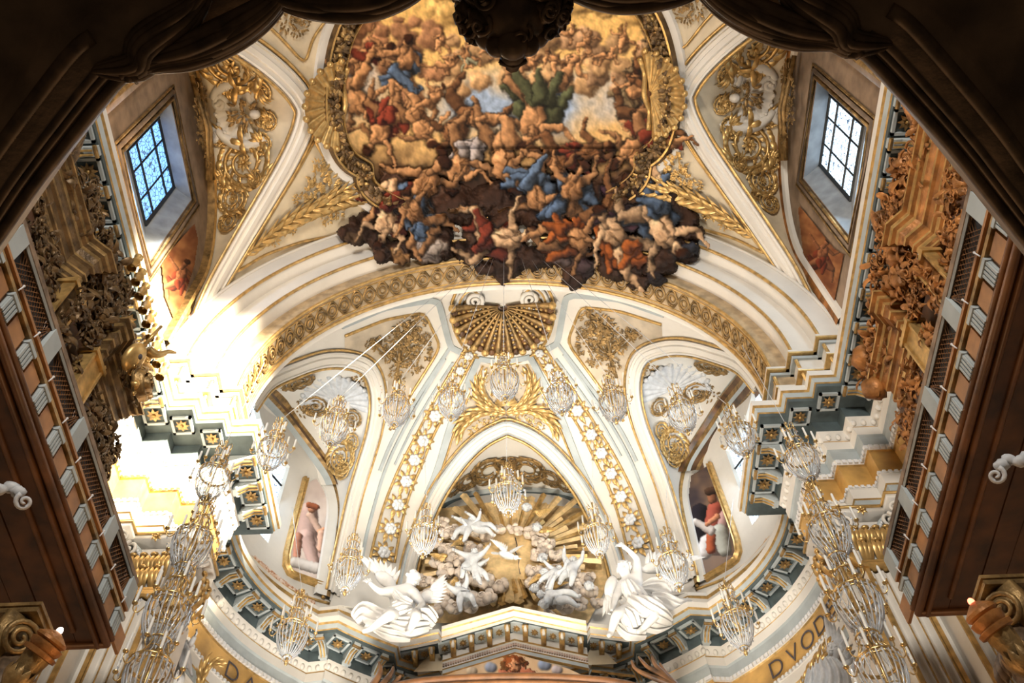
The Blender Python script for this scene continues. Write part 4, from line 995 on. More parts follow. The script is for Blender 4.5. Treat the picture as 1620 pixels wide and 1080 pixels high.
# everything above the cornice stands a tenth farther off than it was traced: set it on the walls behind the cornice
KS = 1.1
def kpt(p): return CAM+(V(p)-CAM)*KS
M4 = Matrix.Translation(CAM) @ Matrix.Scale(KS, 4) @ Matrix.Translation(-CAM)
keep = {ENT.name, 'wall_lower', 'camera'}
for o in list(S.objects):
    if o.parent is not None or o.name in keep: continue
    if o.type == 'EMPTY':
        o.location = kpt(o.location)
        for c in o.children: c.data.transform(Matrix.Scale(KS, 4))
    elif o.type == 'MESH':
        o.data.transform(M4)
        for c in o.children: c.data.transform(M4)
def kmb(m): o = MB(); o.v = [kpt(p) for p in m.v]; o.f = m.f; o.m = [0]*len(m.f); return o
AB_ = kmb(join(con, SC[-1], SC[1], CC, wl)).bvh(); NBA = kmb(join(vault, CELLMB[-1], CELLMB[1], WALLQ, ARCH)).bvh()
WALLB = kmb(wl).bvh()
# ============================================= LOFTS, ORGANS, PIERS, TORCHES
def attic():
    pts = offs(PATH, .75); k = len(RIGHT); pts = pts[k+2:len(pts)-k-2]
    mb = MB(); prof = [(0, 22.6, 'stucco'), (0, 22.95, 'gold'), (.03, 23.0, 'stucco'), (.03, 23.5, 'gold'), (-.05, 23.56, 'stucco'), (-.05, 23.7, 'stucco'), (.6, 23.75, 'stucco')]
    R = [offs(pts, q) for q, z, m in prof]
    for j in range(len(prof)-1): mb.grid([[V((*R[j][i], prof[j][1])), V((*R[j+1][i], prof[j+1][1]))] for i in range(len(pts))], prof[j][2])
    struct(mb.build('trim_5', smooth=False), 'white and gold attic step standing on the apse cornice', 'attic moulding')
attic()
def carve(mb, rnd, c, ext, n, nrm, m=None, size=.3):
    """clump of crisp leaf carving"""
    x, y, z = frame_of(nrm, V((0, 1, 0)))
    for k in range(n):
        p = c+x*rnd.uniform(-1, 1)*ext[0]+y*rnd.uniform(-1, 1)*ext[1]+z*rnd.uniform(0, 1)*ext[2]
        a = rnd.uniform(0, 6.28); d = x*cos(a)+y*sin(a)+z*rnd.uniform(-.3, .6); L = size*rnd.uniform(.6, 1.4)
        leaf(mb, p, d, (z+x*rnd.uniform(-.4, .4)+y*rnd.uniform(-.4, .4)).normalized(), L, L*.26, .4, m, bend=rnd.uniform(-.6, .6), segs=4)
        if k % 4 == 0: mb.blob(p+z*.05, (L*.24,)*3, n=4, m=m, noise=.1, seed=k)
        if k % 7 == 0: spiral(mb, p+z*.06, z, d, L*.55, 1.3, L*.09, m, 1 if k % 2 else -1)
def loft(sg, nm):
    X = 7.15*sg; e = empty('organ_loft', (X, 9, 13.6), 'brown panelled organ loft with pale triglyph blocks on the %s nave wall' % nm, 'organ loft')
    o = -sg  # towards the nave
    y0, y1 = 1.5, 12.95
    def bar(name, z0, z1, out, m, ya=y0, yb=y1, depth=.3):
        mb = MB(); mb.box((X+sg*(depth/2-out), (ya+yb)/2, (z0+z1)/2), (depth/2, (yb-ya)/2, (z1-z0)/2)); return mb.build(name, m, e, False)
    # planked underside
    mb = MB()
    for k in range(7):
        xa = X+sg*(.12+k*.42); mb.box((xa+sg*.2, (y0+y1)/2, 13.42+.012*(k % 2)), (.2, (y1-y0)/2-.05, .05))
    mb.box((X+sg*1.4, (y0+y1)/2, 13.55), (1.35, (y1-y0)/2-.02, .06)); mb.build('planked_underside', 'wood_dark', e, False)
    mb = MB()
    for k, (dx, z, r) in enumerate(((.02, 13.38, .07), (.16, 13.34, .05), (-.03, 13.5, .05))): mb.tube([V((X+sg*dx, y0, z)), V((X+sg*dx, y1, z))], r, 8)
    for dx in (.5, 2.6): mb.tube([V((X+sg*dx, y0, 13.36)), V((X+sg*dx, y1-.4, 13.36))], .05, 6)
    mb.box((X+sg*1.4, y1-.05, 13.4), (1.4, .06, .08)); mb.build('bottom_moulding', 'wood', e)
    bar('panel_band', 13.44, 13.94, .0, 'wood_light'); bar('moulding_band', 13.94, 14.02, .10, 'gold_old'); bar('upper_fascia', 14.02, 14.16, .03, 'wood'); bar('moulding_band', 14.16, 14.22, .08, 'wood_light')
    bar('back_screen', 14.22, 14.80, -.06, 'grille_dark'); bar('top_rail', 14.80, 14.92, .06, 'fascia_blue' if False else 'dark_stone')
    k = 0; y = 2.4
    while y < 12.9:
        t = MB(); t.box((X-sg*.04, y, 13.90), (.08, .15, .04)); t.box((X-sg*.02, y, 13.68), (.05, .13, .19))
        for q in (-.1, -.035, .035, .1): t.box((X-sg*.075, y+q, 13.68), (.025, .02, .18))
        t.build('triglyph', 'fascia_blue', e, False)
        t = MB(); t.box((X-sg*.02, y+.4, 13.70), (.03, .19, .2)); t.build('sunk_panel', 'wood_light', e, False)
        t = MB(); t.tube([V((X-sg*.08, y-.1, 14.08)), V((X-sg*.11, y-.1, 14.2))], .012, 5); t.blob((X-sg*.11, y-.1, 14.21), (.022,)*3, n=4); t.build('candle_pricket', 'white_paint', e)
        y += .795
    for k, yy in enumerate((2.1, 3.9, 5.7, 7.5, 9.2, 11.35, 12.85)):
        t = MB(); t.box((X-sg*.0, yy, 14.51), (.07, .16, .29)); t.build('stile', 'fascia_blue', e, False)
        if yy < 12:
            yb = (3.9, 5.7, 7.5, 9.2, 11.35, 12.85)[k]; t = MB(); L = yb-yy-.32
            for q in range(int(L/.09)):
                a = yy+.16+q*.09; t.tube([V((X+sg*.0, a, 14.22)), V((X+sg*.0, min(yb-.16, a+.4), 14.80))], .008, 3); t.tube([V((X+sg*.01, min(yb-.16, a+.4), 14.22)), V((X+sg*.01, a, 14.80))], .008, 3)
            t.build('lattice_grille', 'wood', e, False)
            for z in (14.26, 14.77): b = MB(); b.tube([V((X-sg*.03, yy+.16, z)), V((X-sg*.03, yb-.16, z))], .03, 4); b.build('grille_frame', 'fascia_blue', e, False)
both(lambda s: loft(s, 'left' if s < 0 else 'right'))
def prism(mb, path, prof, m=None):
    """sweep a (out, z) profile along a plan polyline (mitred)"""
    R = [offs(path, q) for q, z, mm in prof]
    for j in range(len(prof)-1): mb.grid([[V((*R[j][i], prof[j][1])), V((*R[j+1][i], prof[j+1][1]))] for i in range(len(path))], prof[j][2])
def organ(sg, nm):
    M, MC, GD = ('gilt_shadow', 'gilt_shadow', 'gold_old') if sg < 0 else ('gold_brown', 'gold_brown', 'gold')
    X = 8.45
    e = empty('pipe_organ', (sg*9, 8.5, 14.9), ('gilded pipe organ case crowded with carved angels on the left loft' if sg < 0 else 'orange-brown carved pipe organ case on the right loft'), 'organ')
    rr = random.Random(11 if sg < 0 else 23)
    def bb(name, mb, m, smooth=True, autos=None):
        if sg < 0: mb = mirmb(mb)
        return mb.build(name, m, e, smooth, autos=autos)
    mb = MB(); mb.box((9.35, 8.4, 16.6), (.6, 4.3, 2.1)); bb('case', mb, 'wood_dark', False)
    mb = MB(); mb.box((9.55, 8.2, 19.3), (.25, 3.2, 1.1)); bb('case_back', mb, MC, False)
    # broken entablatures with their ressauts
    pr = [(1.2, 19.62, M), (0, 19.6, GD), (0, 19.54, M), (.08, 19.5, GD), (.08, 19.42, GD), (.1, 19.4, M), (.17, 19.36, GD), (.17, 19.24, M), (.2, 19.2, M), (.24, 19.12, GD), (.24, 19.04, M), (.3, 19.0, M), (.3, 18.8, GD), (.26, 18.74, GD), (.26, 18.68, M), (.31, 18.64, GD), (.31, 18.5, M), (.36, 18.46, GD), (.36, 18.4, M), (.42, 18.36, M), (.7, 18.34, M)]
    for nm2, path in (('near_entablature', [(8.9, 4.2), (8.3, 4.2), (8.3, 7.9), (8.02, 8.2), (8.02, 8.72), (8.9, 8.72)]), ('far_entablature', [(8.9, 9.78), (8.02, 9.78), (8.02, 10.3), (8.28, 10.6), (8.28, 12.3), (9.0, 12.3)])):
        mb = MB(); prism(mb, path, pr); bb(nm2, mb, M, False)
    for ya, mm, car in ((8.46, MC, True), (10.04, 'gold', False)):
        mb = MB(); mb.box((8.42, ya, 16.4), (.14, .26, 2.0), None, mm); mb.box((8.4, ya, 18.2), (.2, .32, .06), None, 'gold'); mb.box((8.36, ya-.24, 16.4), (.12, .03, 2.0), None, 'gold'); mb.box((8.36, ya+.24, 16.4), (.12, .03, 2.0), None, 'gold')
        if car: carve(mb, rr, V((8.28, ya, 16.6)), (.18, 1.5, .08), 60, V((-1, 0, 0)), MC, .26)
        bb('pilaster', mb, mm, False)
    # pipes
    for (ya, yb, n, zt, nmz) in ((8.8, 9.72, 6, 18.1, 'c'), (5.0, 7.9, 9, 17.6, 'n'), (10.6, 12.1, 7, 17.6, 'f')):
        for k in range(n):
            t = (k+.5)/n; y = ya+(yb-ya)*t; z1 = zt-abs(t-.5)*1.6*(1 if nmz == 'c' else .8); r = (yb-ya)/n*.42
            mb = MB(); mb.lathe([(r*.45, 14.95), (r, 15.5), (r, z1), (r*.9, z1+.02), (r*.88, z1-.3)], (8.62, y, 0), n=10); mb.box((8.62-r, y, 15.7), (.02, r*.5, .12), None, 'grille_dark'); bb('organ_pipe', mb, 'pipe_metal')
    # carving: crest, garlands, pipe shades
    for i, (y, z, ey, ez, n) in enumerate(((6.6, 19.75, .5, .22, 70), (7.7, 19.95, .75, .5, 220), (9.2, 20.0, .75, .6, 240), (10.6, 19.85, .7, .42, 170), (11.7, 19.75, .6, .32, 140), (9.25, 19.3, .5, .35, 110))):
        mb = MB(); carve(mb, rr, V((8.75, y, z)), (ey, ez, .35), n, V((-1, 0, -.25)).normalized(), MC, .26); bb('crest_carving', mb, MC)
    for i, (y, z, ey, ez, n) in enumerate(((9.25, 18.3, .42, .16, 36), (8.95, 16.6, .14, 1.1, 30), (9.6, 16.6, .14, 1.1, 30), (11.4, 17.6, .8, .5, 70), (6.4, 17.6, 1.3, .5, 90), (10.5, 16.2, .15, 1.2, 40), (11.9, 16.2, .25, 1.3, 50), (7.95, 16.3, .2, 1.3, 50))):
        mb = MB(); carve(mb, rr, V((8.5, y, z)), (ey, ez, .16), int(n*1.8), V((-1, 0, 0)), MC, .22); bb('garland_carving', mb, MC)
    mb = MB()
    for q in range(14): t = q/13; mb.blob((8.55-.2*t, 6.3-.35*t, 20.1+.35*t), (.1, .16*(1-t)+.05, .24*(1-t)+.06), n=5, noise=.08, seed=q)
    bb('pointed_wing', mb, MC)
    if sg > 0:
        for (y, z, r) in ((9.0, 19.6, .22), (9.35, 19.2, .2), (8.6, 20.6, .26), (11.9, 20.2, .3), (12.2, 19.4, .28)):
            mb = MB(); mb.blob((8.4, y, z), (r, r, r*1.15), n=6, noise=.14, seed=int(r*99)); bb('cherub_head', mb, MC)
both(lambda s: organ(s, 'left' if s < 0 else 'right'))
# gilded balusters along the left cornice top, lit by the sun
mb = MB()
for k in range(9):
    y = 9.1+k*.36; mb.lathe([(.11, 0), (.11, .05), (.05, .1), (.12, .28), (.05, .46), (.1, .5), (.1, .55)], (-8.15, y, 20.6), n=8)
tag(mb.build('baluster_row', 'gold', None), 'row of small turned gilt balusters above the left organ', 'balusters')
# fluted pilasters and Corinthian capitals on the piers
def pilaster(sg, x0, x1, yf, nm, which):
    e = empty('fluted_pilaster', (sg*(x0+x1)/2, yf+.3, 10), '%s white fluted pilaster edged with gold on the %s pier' % (which, nm), 'pilaster')
    def bb(name, mb, m, smooth=False): (mb if sg > 0 else mirmb(mb)).build(name, m, e, smooth)
    w = x1-x0; mb = MB(); N = 6*4; pts = []
    nf = 3 if w > .5 else 1; fw = w-.24
    pts = [(x0, yf), (x0+.10, yf)]
    for k in range(nf):
        a = x0+.12+fw*k/nf; 
        for q in range(7): t = q/6; pts.append((a+fw/nf*(.12+.76*t), yf+.09*sin(PI*t)))
    pts += [(x1-.10, yf), (x1, yf), (x1, yf+.7)]; pts = [(x0, yf+.7)]+pts
    mb.grid([[V((p[0], p[1], 5)), V((p[0], p[1], 16.75))] for p in pts]); bb('shaft', mb, 'stucco')
    mb = MB()
    for xx in (x0+.05, x1-.05): mb.box((xx, yf-.02, 11), (.045, .03, 5.95))
    for k in range(nf+1): xx = x0+.12+fw*k/nf; mb.box((xx, yf-.005, 10.8), (.012, .02, 5.7))
    mb.box(((x0+x1)/2, yf+.0, 16.85), (w/2+.05, .12, .06)); mb.box(((x0+x1)/2, yf-.01, 16.98), (w/2, .08, .03)); bb('gilded_fillet', mb, 'gold')
    # capital
    c = MB(); c.box(((x0+x1)/2, yf+.35, 17.6), (w/2-.04, .33, .7), None, 'stucco', 1.1); bb('bell', c, 'stucco')
    g = MB(); rr = random.Random(4); nl = max(2, int(w/.26))
    for row, (z, L) in enumerate(((17.0, .55), (17.4, .55))):
        for k in range(nl+row):
            xx = x0+w*(k+.5)/(nl+row)
            for dq in (-.06, 0, .06): leaf(g, V((xx+dq, yf-.02, z)), V((dq*2, -.25, 1)), V((0, -1, .1)).normalized(), L, .085, .25, bend=0)
            g.blob((xx, yf-.2, z+L*.95), (.1, .07, .06), n=5)
        for k in range(3):
            yy = yf+.12+.25*k
            for xs, nx in ((x0, -1), (x1, 1)): leaf(g, V((xs, yy, z)), V((nx*.25, 0, 1)), V((nx, 0, .1)).normalized(), L, .1, .25); g.blob((xs+nx*.17, yy, z+L*.95), (.07, .1, .06), n=5)
    bb('acanthus_leaves', g, 'gold', True)
    v = MB()
    for xs, nx in ((x0, -1), (x1, 1)):
        cc = V((xs+nx*.05, yf-.12, 18.15)); spiral(v, cc, V((nx*.3, -1, -.1)).normalized(), V((0, 0, 1)), .24, 1.7, .05, 'stucco', nx)
        for k in range(9): t = k/8; v.blob(V((xs+nx*(.02-w*.42*(1-t)*1.0), yf-.12, 17.75+.62*t)), (.045,)*3, n=4, m='white_paint')
        v.tube([V((xs-nx*w*.4, yf-.08, 17.75)), V((xs-nx*w*.15, yf-.1, 18.2)), V((xs+nx*.05, yf-.12, 18.4))], .05, 6, 'fascia_blue')
    v.box(((x0+x1)/2, yf+.3, 18.52), (w/2+.16, .5, .07), None, 'stucco'); v.box(((x0+x1)/2, yf+.3, 18.62), (w/2+.2, .54, .035), None, 'gold')
    flower_mesh(v, V(((x0+x1)/2, yf-.2, 18.5)), V((0, -1, -.3)), .15, 6, 'gold', None, .5); bb('volutes', v, 'stucco', True)
for sg, nm in ((-1, 'left'), (1, 'right')):
    pilaster(sg, 7.78, 8.75, 15.25, nm, 'broad'); pilaster(sg, 7.3, 7.72, 15.6, nm, 'narrow inner')
    pilaster(sg, 8.95, 9.9, 14.85, nm, 'outer half-hidden')
# flaming torches held out under the lofts, with volute capitals behind
def torch(sg, nm):
    a = onX(94, 998, -6.2) if sg < 0 else onX(1537, 952, 6.2); b = onX(0, 1105, -6.75) if sg < 0 else onX(1655, 1085, 6.75)
    ax = (a-b).normalized(); L = (a-b).length; M = Matrix((frame_of(ax)[0], frame_of(ax)[1], ax)).transposed()
    e = empty('torch_lamp', b, 'gilded fluted torch lamp with a glowing %s tip in the lower %s corner' % ('white' if sg < 0 else 'red', nm), 'torch lamp')
    mb = MB(); mb.lathe([(.0, 0), (.14, .02), (.12, L*.2), (.17, L*.62)], b, M, 20, wob=lambda t, j: 1+.10*cos(10*t)); mb.build('fluted_shaft', 'gold_old', e)
    mb = MB(); mb.lathe([(.17, L*.62), (.24, L*.63), (.25, L*.68), (.2, L*.70), (.23, L*.74), (.24, L*.8), (.19, L*.82), (.23, L*.85), (.22, L*.89), (.12, L*.95), (.05, L*.985), (.0, L*.99)], b, M, 22); mb.build('turned_cup', 'gold_brown', e, autos=.6)
    mb = MB(); rr = random.Random(2)
    for k in range(10):
        t = 2*PI*k/10; d = M @ V((cos(t), sin(t), 0)); leaf(mb, b+ax*L*.15+d*.12, ax*1.0+d*.15, d, L*.3, .08, .15)
    mb.build('leaf_sheath', 'gold_old', e)
    mb = MB(); mb.blob(a, (.045, .045, .06), M, n=6); mb.build('bulb', 'bulb_white' if sg < 0 else 'bulb_red', e)
    c = onX(28, 1010, -6.9) if sg < 0 else onX(1592, 965, 6.9); e = empty('volute_capital', c, 'grey and gold volute capital behind the %s torch lamp' % nm, 'capital')
    mb = MB(); n = V((-sg*.75, -.5, -.4)).normalized(); spiral(mb, c, n, V((0, 0, 1)), .27, 2.3, .05, None, sg); x, y, z = frame_of(n, V((0, 0, 1))); mb.box(c-z*.15, (.3, .3, .1), Matrix((x, y, z)).transposed()); mb.build('volute', 'gold_old', e)
    mb = MB(); mb.box(c+V((sg*.1, .1, .36)), (.3, .3, .05)); mb.box(c+V((sg*.1, .1, .43)), (.33, .33, .03), None, 'gold_old'); mb.build('abacus', 'fascia_blue', e, False)
    mb = MB(); d = V((0, 1, 0))
    for k in range(3): leaf(mb, c+V((0, .3, -.2))+d*.15*k, V((-sg*.2, .3, -.8)), n, .6, .12, .3)
    mb.tube([c+V((sg*.1, .35, -.1)), c+V((sg*.05, .3, -.5)), c+V((sg*.2, .3, -2.6))], .28, 12); mb.build('column', 'bronze', e)
    p = onX(18, 778, -7.5) if sg < 0 else onX(1595, 735, 7.5); e = empty('scroll_bracket', p, 'pale grey stucco scroll under the %s organ loft' % nm, 'bracket')
    mb = MB()
    for k in range(7): mb.blob(p+V((sg*(k*.12-.1), -.05*k, .0+.06*sin(k*2.1))), (.12, .1, .09), n=6, noise=.12, seed=k)
    spiral(mb, p+V((-sg*.2, .1, -.1)), V((-sg*.5, -.4, -.7)).normalized(), V((0, 1, 0)), .13, 1.5, .04, None, sg); mb.build('scroll', 'putto_grey', e)
both(lambda s: torch(s, 'left' if s < 0 else 'right'))
# ================================================================ CHANDELIERS
def chandelier_parts():
    e = bpy.data.objects.new('proto', None); e.location = (0, 0, 0); parts = []
    def bb(name, mb, m, parent=e, **k): o = mb.build(name, m, None, **k); parts.append((o, None)); return o
    ring = lambda r, z, n=20: [V((r*cos(2*PI*i/n), r*sin(2*PI*i/n), z)) for i in range(n)]
    mb = MB(); mb.tube([V((0, 0, -1.25)), V((0, 0, 1.45))], .028, 6)
    for r, z, t in ((.20, 1.0, .016), (.24, .55, .018), (.43, -.05, .03), (.40, -.12, .02), (.30, -.75, .012), (.12, -1.12, .014)): mb.tube(ring(r, z), t, 5, closed=True)
    for k in range(6):
        a = 2*PI*k/6; d = V((cos(a), sin(a), 0))
        mb.tube([d*.05+V((0, 0, 1.15)), d*.17+V((0, 0, 1.38)), d*.22+V((0, 0, 1.25)), d*.20+V((0, 0, 1.0))], .016, 4)
        mb.tube([d*.20+V((0, 0, 1.0)), d*.13+V((0, 0, .75)), d*.24+V((0, 0, .55))], .014, 4)
        mb.tube([d*.24+V((0, 0, .55)), d*.20+V((0, 0, .3)), d*.43+V((0, 0, -.05))], .016, 4)
    mb.blob((0, 0, -1.3), (.06, .06, .1), n=5); mb.blob((0, 0, 1.48), (.05, .05, .07), n=5); bb('brass_frame', mb, 'brass')
    mb = MB(); N = 22
    for k in range(N):
        a = 2*PI*k/N; d = V((cos(a), sin(a), 0))
        P = [d*.43+V((0, 0, -.06)), d*.44+V((0, 0, -.35)), d*.36+V((0, 0, -.7)), d*.22+V((0, 0, -.98)), d*.06+V((0, 0, -1.15))]
        mb.tube(crom(P, 3), .02, 4)
        P = [d*.22+V((0, 0, .52)), d*.19+V((0, 0, .3)), d*.28+V((0, 0, .1)), d*.41+V((0, 0, -.04))]
        if k % 2: mb.tube(crom(P, 3), .013, 4)
        if k % 2 == 0: mb.tube(crom([d*.19+V((0, 0, 1.0)), d*.16+V((0, 0, .8)), d*.23+V((0, 0, .56))], 3), .013, 4)
    bb('crystal_strands', mb, 'crystal')
    mb = MB(); r = random.Random(1)
    for rr, z, n, L in ((.45, -.17, 22, .10), (.25, .46, 12, .09), (.22, .92, 10, .08), (.33, -.84, 14, .09), (.14, -1.2, 8, .1), (.58, -.22, 18, .10)):
        for k in range(n):
            a = 2*PI*k/n; c = V((rr*cos(a), rr*sin(a), z)); q = .026
            mb.add([c+V((0, 0, L*.4)), c+V((q, 0, 0)), c+V((0, q, 0)), c+V((-q, 0, 0)), c+V((0, -q, 0)), c+V((0, 0, -L*.7))], [(0, 1, 2), (0, 2, 3), (0, 3, 4), (0, 4, 1), (5, 2, 1), (5, 3, 2), (5, 4, 3), (5, 1, 4)])
    bb('crystal_drops', mb, 'crystal', smooth=False)['kind'] = 'stuff'
    for k in range(10):
        up = k >= 6; a = 2*PI*((k-6)/4+.12 if up else k/6); d = V((cos(a), sin(a), 0)); R, z = (.42, .35) if up else (.66, -.2); b = V((0, 0, .5)) if up else V((0, 0, -.1)); r0 = .2 if up else .42
        mb = MB(); mb.tube(crom([d*r0+b, d*(r0+R)*.5+V((0, 0, z-.17)), d*R*.98+V((0, 0, z-.12)), d*R+V((0, 0, z))], 4), .015, 4); mb.lathe([(.0, 0), (.055, .02), (.06, .05)], d*R+V((0, 0, z)), n=8); arm = bb('arm', mb, 'brass')
        mb = MB(); mb.lathe([(.03, 0), (.033, .05), (.03, .44), (.014, .47), (0, .5)], d*R+V((0, 0, z+.03)), n=7); c = bb('candle', mb, 'candle'); parts[-1] = (c, arm)
    return parts
PROTO = chandelier_parts(); first = [True]
def chandelier(loc, sc, label, group, wires=(), rot=0.):
    e = empty('crystal_chandelier', loc, label, 'chandelier', group); e.scale = (sc,)*3; e.rotation_euler = (0, 0, rot); mp = {}
    for o, par in PROTO:
        c = o if first[0] else o.copy()
        if not first[0]: COL.objects.link(c)
        c.parent = mp.get(par.name) if par else e; mp[o.name] = c
    first[0] = False
    inv = (Matrix.Translation(loc) @ Matrix.Rotation(rot, 4, 'Z') @ Matrix.Scale(sc, 4)).inverted()
    for w in wires:
        mb = MB(); a = V((loc[0], loc[1], loc[2]+1.45*sc)); mb.tube([inv @ a, inv @ V(w)], .008/sc, 4); o = mb.build('suspension_wire', 'wire'); o.parent = e
    return e
TOP = [(433, 705), (530, 668), (628, 640), (715, 628), (798, 597), (885, 620), (968, 632), (1077, 648), (1167, 682)]
ANC = [(766, 405), (772, 402), (778, 404), (782, 404), (797, 402), (824, 404), (838, 406), (855, 408), (872, 410)]
for i, (p, a) in enumerate(zip(TOP, ANC)):
    h, n = hitb(NBA, *a); chandelier(onY(p[0], p[1], 12.9), .72 if i != 4 else .8, '%s crystal chandelier from the left in the high arc strung across the great arch' % ORD[i], 'chandeliers of the high arc', [h], i*.3)
MID = [((803, 775), 18.5, 'crystal chandelier hanging in front of the top of the gilded sunburst', .88), ((672, 840), 18, 'crystal chandelier hanging before the left edge of the sunburst', .78), ((943, 840), 18, 'crystal chandelier hanging before the right edge of the sunburst', .78), ((553, 893), 18, 'crystal chandelier beside the winged angel on the left', .8), ((1063, 885), 18, 'crystal chandelier beside the raised wing of the angel on the right', .84), ((465, 992), 18, 'low crystal chandelier before the left curve of the apse cornice', .84), ((1163, 977), 18, 'low crystal chandelier before the right curve of the apse cornice', .84)]
for i, (p, Y, lb, s) in enumerate(MID):
    L = onY(p[0], p[1], Y); chandelier(L, s, lb, 'chandeliers of the inner arc', [hitb(AB_, p[0]-3-4*i*0, max(560, p[1]-190))[0] or L+V((0, 0, 6))], .4+i)
for sg, nm, ps in ((1, 'right', [(1265, 718), (1307, 828), (1350, 938), (1388, 1043)]), (-1, 'left', [(340, 748), (308, 848), (270, 955), (240, 1050)])):
    for i, p in enumerate(ps):
        L = onY(p[0], p[1], 12.5); w = [] if i else [V((L.x+.02*sg, 12.9, 22.6))]
        chandelier(L, [.74, .82, .88, .84][i], '%s chandelier from the top in the hanging chain beside the %s pier' % (ORD[i], nm), 'chandelier chain by the %s pier' % nm, w, i*.7)
# ==================================================== SCULPTURE OF THE APSE
def skin(J, E, root):
    """one continuous body grown round a skeleton; J name -> (point, radius)"""
    ks = list(J); me = bpy.data.meshes.new('tmp'); me.from_pydata([tuple(J[k][0]) for k in ks], [(ks.index(a), ks.index(b)) for a, b in E], [])
    o = bpy.data.objects.new('tmp', me); COL.objects.link(o); m = o.modifiers.new('s', 'SKIN'); m.use_smooth_shade = True
    for i, k in enumerate(ks): sv = me.skin_vertices[0].data[i]; r = J[k][1]; sv.radius = (r, r); sv.use_root = (k == root)
    s = o.modifiers.new('d', 'SUBSURF'); s.levels = 2; s.render_levels = 2
    dg = bpy.context.evaluated_depsgraph_get(); r = bpy.data.meshes.new_from_object(o.evaluated_get(dg))
    mb = MB(); mb.add([v.co.copy() for v in r.vertices], [list(p.vertices) for p in r.polygons]); bpy.data.objects.remove(o); bpy.data.meshes.remove(r); return mb
BE = [('pelvis', 'waist'), ('waist', 'chest'), ('chest', 'neck'), ('neck', 'head'), ('head', 'crown'), ('chest', 'sl'), ('sl', 'el'), ('el', 'wl'), ('wl', 'hl'), ('chest', 'sr'), ('sr', 'er'), ('er', 'wr'), ('wr', 'hr'), ('pelvis', 'ql'), ('ql', 'kl'), ('kl', 'fl'), ('fl', 'tl'), ('pelvis', 'qr'), ('qr', 'kr'), ('kr', 'fr'), ('fr', 'tr')]
BR = dict(pelvis=.15, waist=.13, chest=.155, neck=.058, head=.095, crown=.075, sl=.085, el=.052, wl=.034, hl=.036, sr=.085, er=.052, wr=.034, hr=.036, ql=.115, kl=.075, fl=.042, tl=.03, qr=.115, kr=.075, fr=.042, tr=.03)
def body(P, s, face, hairm=None, chub=1.):
    """P: joint -> point; s: radius scale; face: direction the head looks"""
    J = {k: (P[k], BR[k]*s*(chub if k not in ('head', 'crown', 'neck') else 1)) for k in BR}; mb = skin(J, BE, 'pelvis')
    f = face.normalized(); up = (P['crown']-P['neck']).normalized(); f = (f-up*f.dot(up)).normalized(); sd = f.cross(up); c = P['head'].lerp(P['crown'], .4); q = s*.1
    mb.blob(c, (q*.92, q*1.02, q*1.2), Matrix((sd, f, up)).transposed(), n=9)
    def B(a, b, z, r, sc=(1, 1, 1)): mb.blob(c+sd*a*q+f*b*q+up*z*q, (r*q*sc[0], r*q*sc[1], r*q*sc[2]), Matrix((sd, f, up)).transposed(), n=5)
    B(0, 1.02, -.05, .2, (.7, 1, 1.5)); B(0, .92, -.52, .24, (1.3, .6, .45)); B(0, .88, -.9, .28); B(.4, .85, .22, .2, (1.4, .6, .6)); B(-.4, .85, .22, .2, (1.4, .6, .6)); B(.38, .9, .05, .13); B(-.38, .9, .05, .13); B(.95, 0, 0, .22, (.5, .8, 1.3)); B(-.95, 0, 0, .22, (.5, .8, 1.3))
    for h, w, e in (('hl', 'wl', 'el'), ('hr', 'wr', 'er')):
        d = (P[h]-P[w]).normalized(); x, y, z = frame_of(d); l = s*.075
        for k in range(4):
            a = (k-1.5)*.3; v = (d+x*a).normalized(); b = P[h]+x*(k-1.5)*s*.017; mb.tube([b, b+v*l*.6, b+v*l*(1.0+.12*(1.5-abs(k-1.5)))+y*l*.28], [s*.012, s*.0115, s*.008], 5)
        b = P[w].lerp(P[h], .5); mb.tube([b, b+x*s*.035+d*s*.02, b+x*s*.045+d*s*.06], [s*.014, s*.013, s*.009], 5)
    hr = MB(); rr = random.Random(int(c.x*100)); 
    for k in range(34):
        a = rr.uniform(-PI, PI); b = rr.uniform(-.2, 1.3); v = (sd*cos(a)*cos(b)-f*abs(sin(a))*cos(b)*.9+f*.25*sin(b)+up*sin(b)); hr.blob(c+v*q*1.02, (q*.3,)*3, n=4, noise=.2, seed=k)
    return mb, hr
def drape(mb, pts, ws, n, folds=4, amp=.3, m=None, ph=0.):
    P = crom(pts, 6); N = len(P); rows = []
    for i, p in enumerate(P):
        t = (P[min(N-1, i+1)]-P[max(0, i-1)]).normalized(); s = n.cross(t).normalized(); z = t.cross(s); u = i/(N-1)*(len(ws)-1); k = min(len(ws)-2, int(u)); w = ws[k]+(ws[k+1]-ws[k])*(u-k); row = []
        for j in range(folds*6+1):
            q = -1+2*j/(folds*6); row.append(p+s*w*q+z*(w*.5*(1-q*q)+amp*w/folds*2*sin(q*PI*folds+ph+i*.22)))
        rows.append(row)
    mb.grid(rows, m); mb.grid([[p-z*.03 for p in r] for r in rows], m)
def wing(mb, base, d, n, L, W, sgn=1, m=None):
    d = d.normalized(); s = n.cross(d).normalized()*sgn
    mb.blob(base+d*L*.28+s*W*.12, (L*.34, W*.26, W*.16), Matrix((d, s, d.cross(s))).transposed(), n=7)
    for row, (a, ln, k) in enumerate(((.15, .55, 6), (.25, .8, 8), (.3, 1.0, 9))):
        for i in range(k):
            t = i/(k-1); b = base+d*L*(.05+.6*t)+s*W*.05-n*.04*row; v = (d*(.35+.75*t)+s*(.95-.75*t)).normalized(); leaf(mb, b, v, n, W*ln*(.85+.35*t), W*.10, .12, m, bend=-.1*sgn, segs=4)
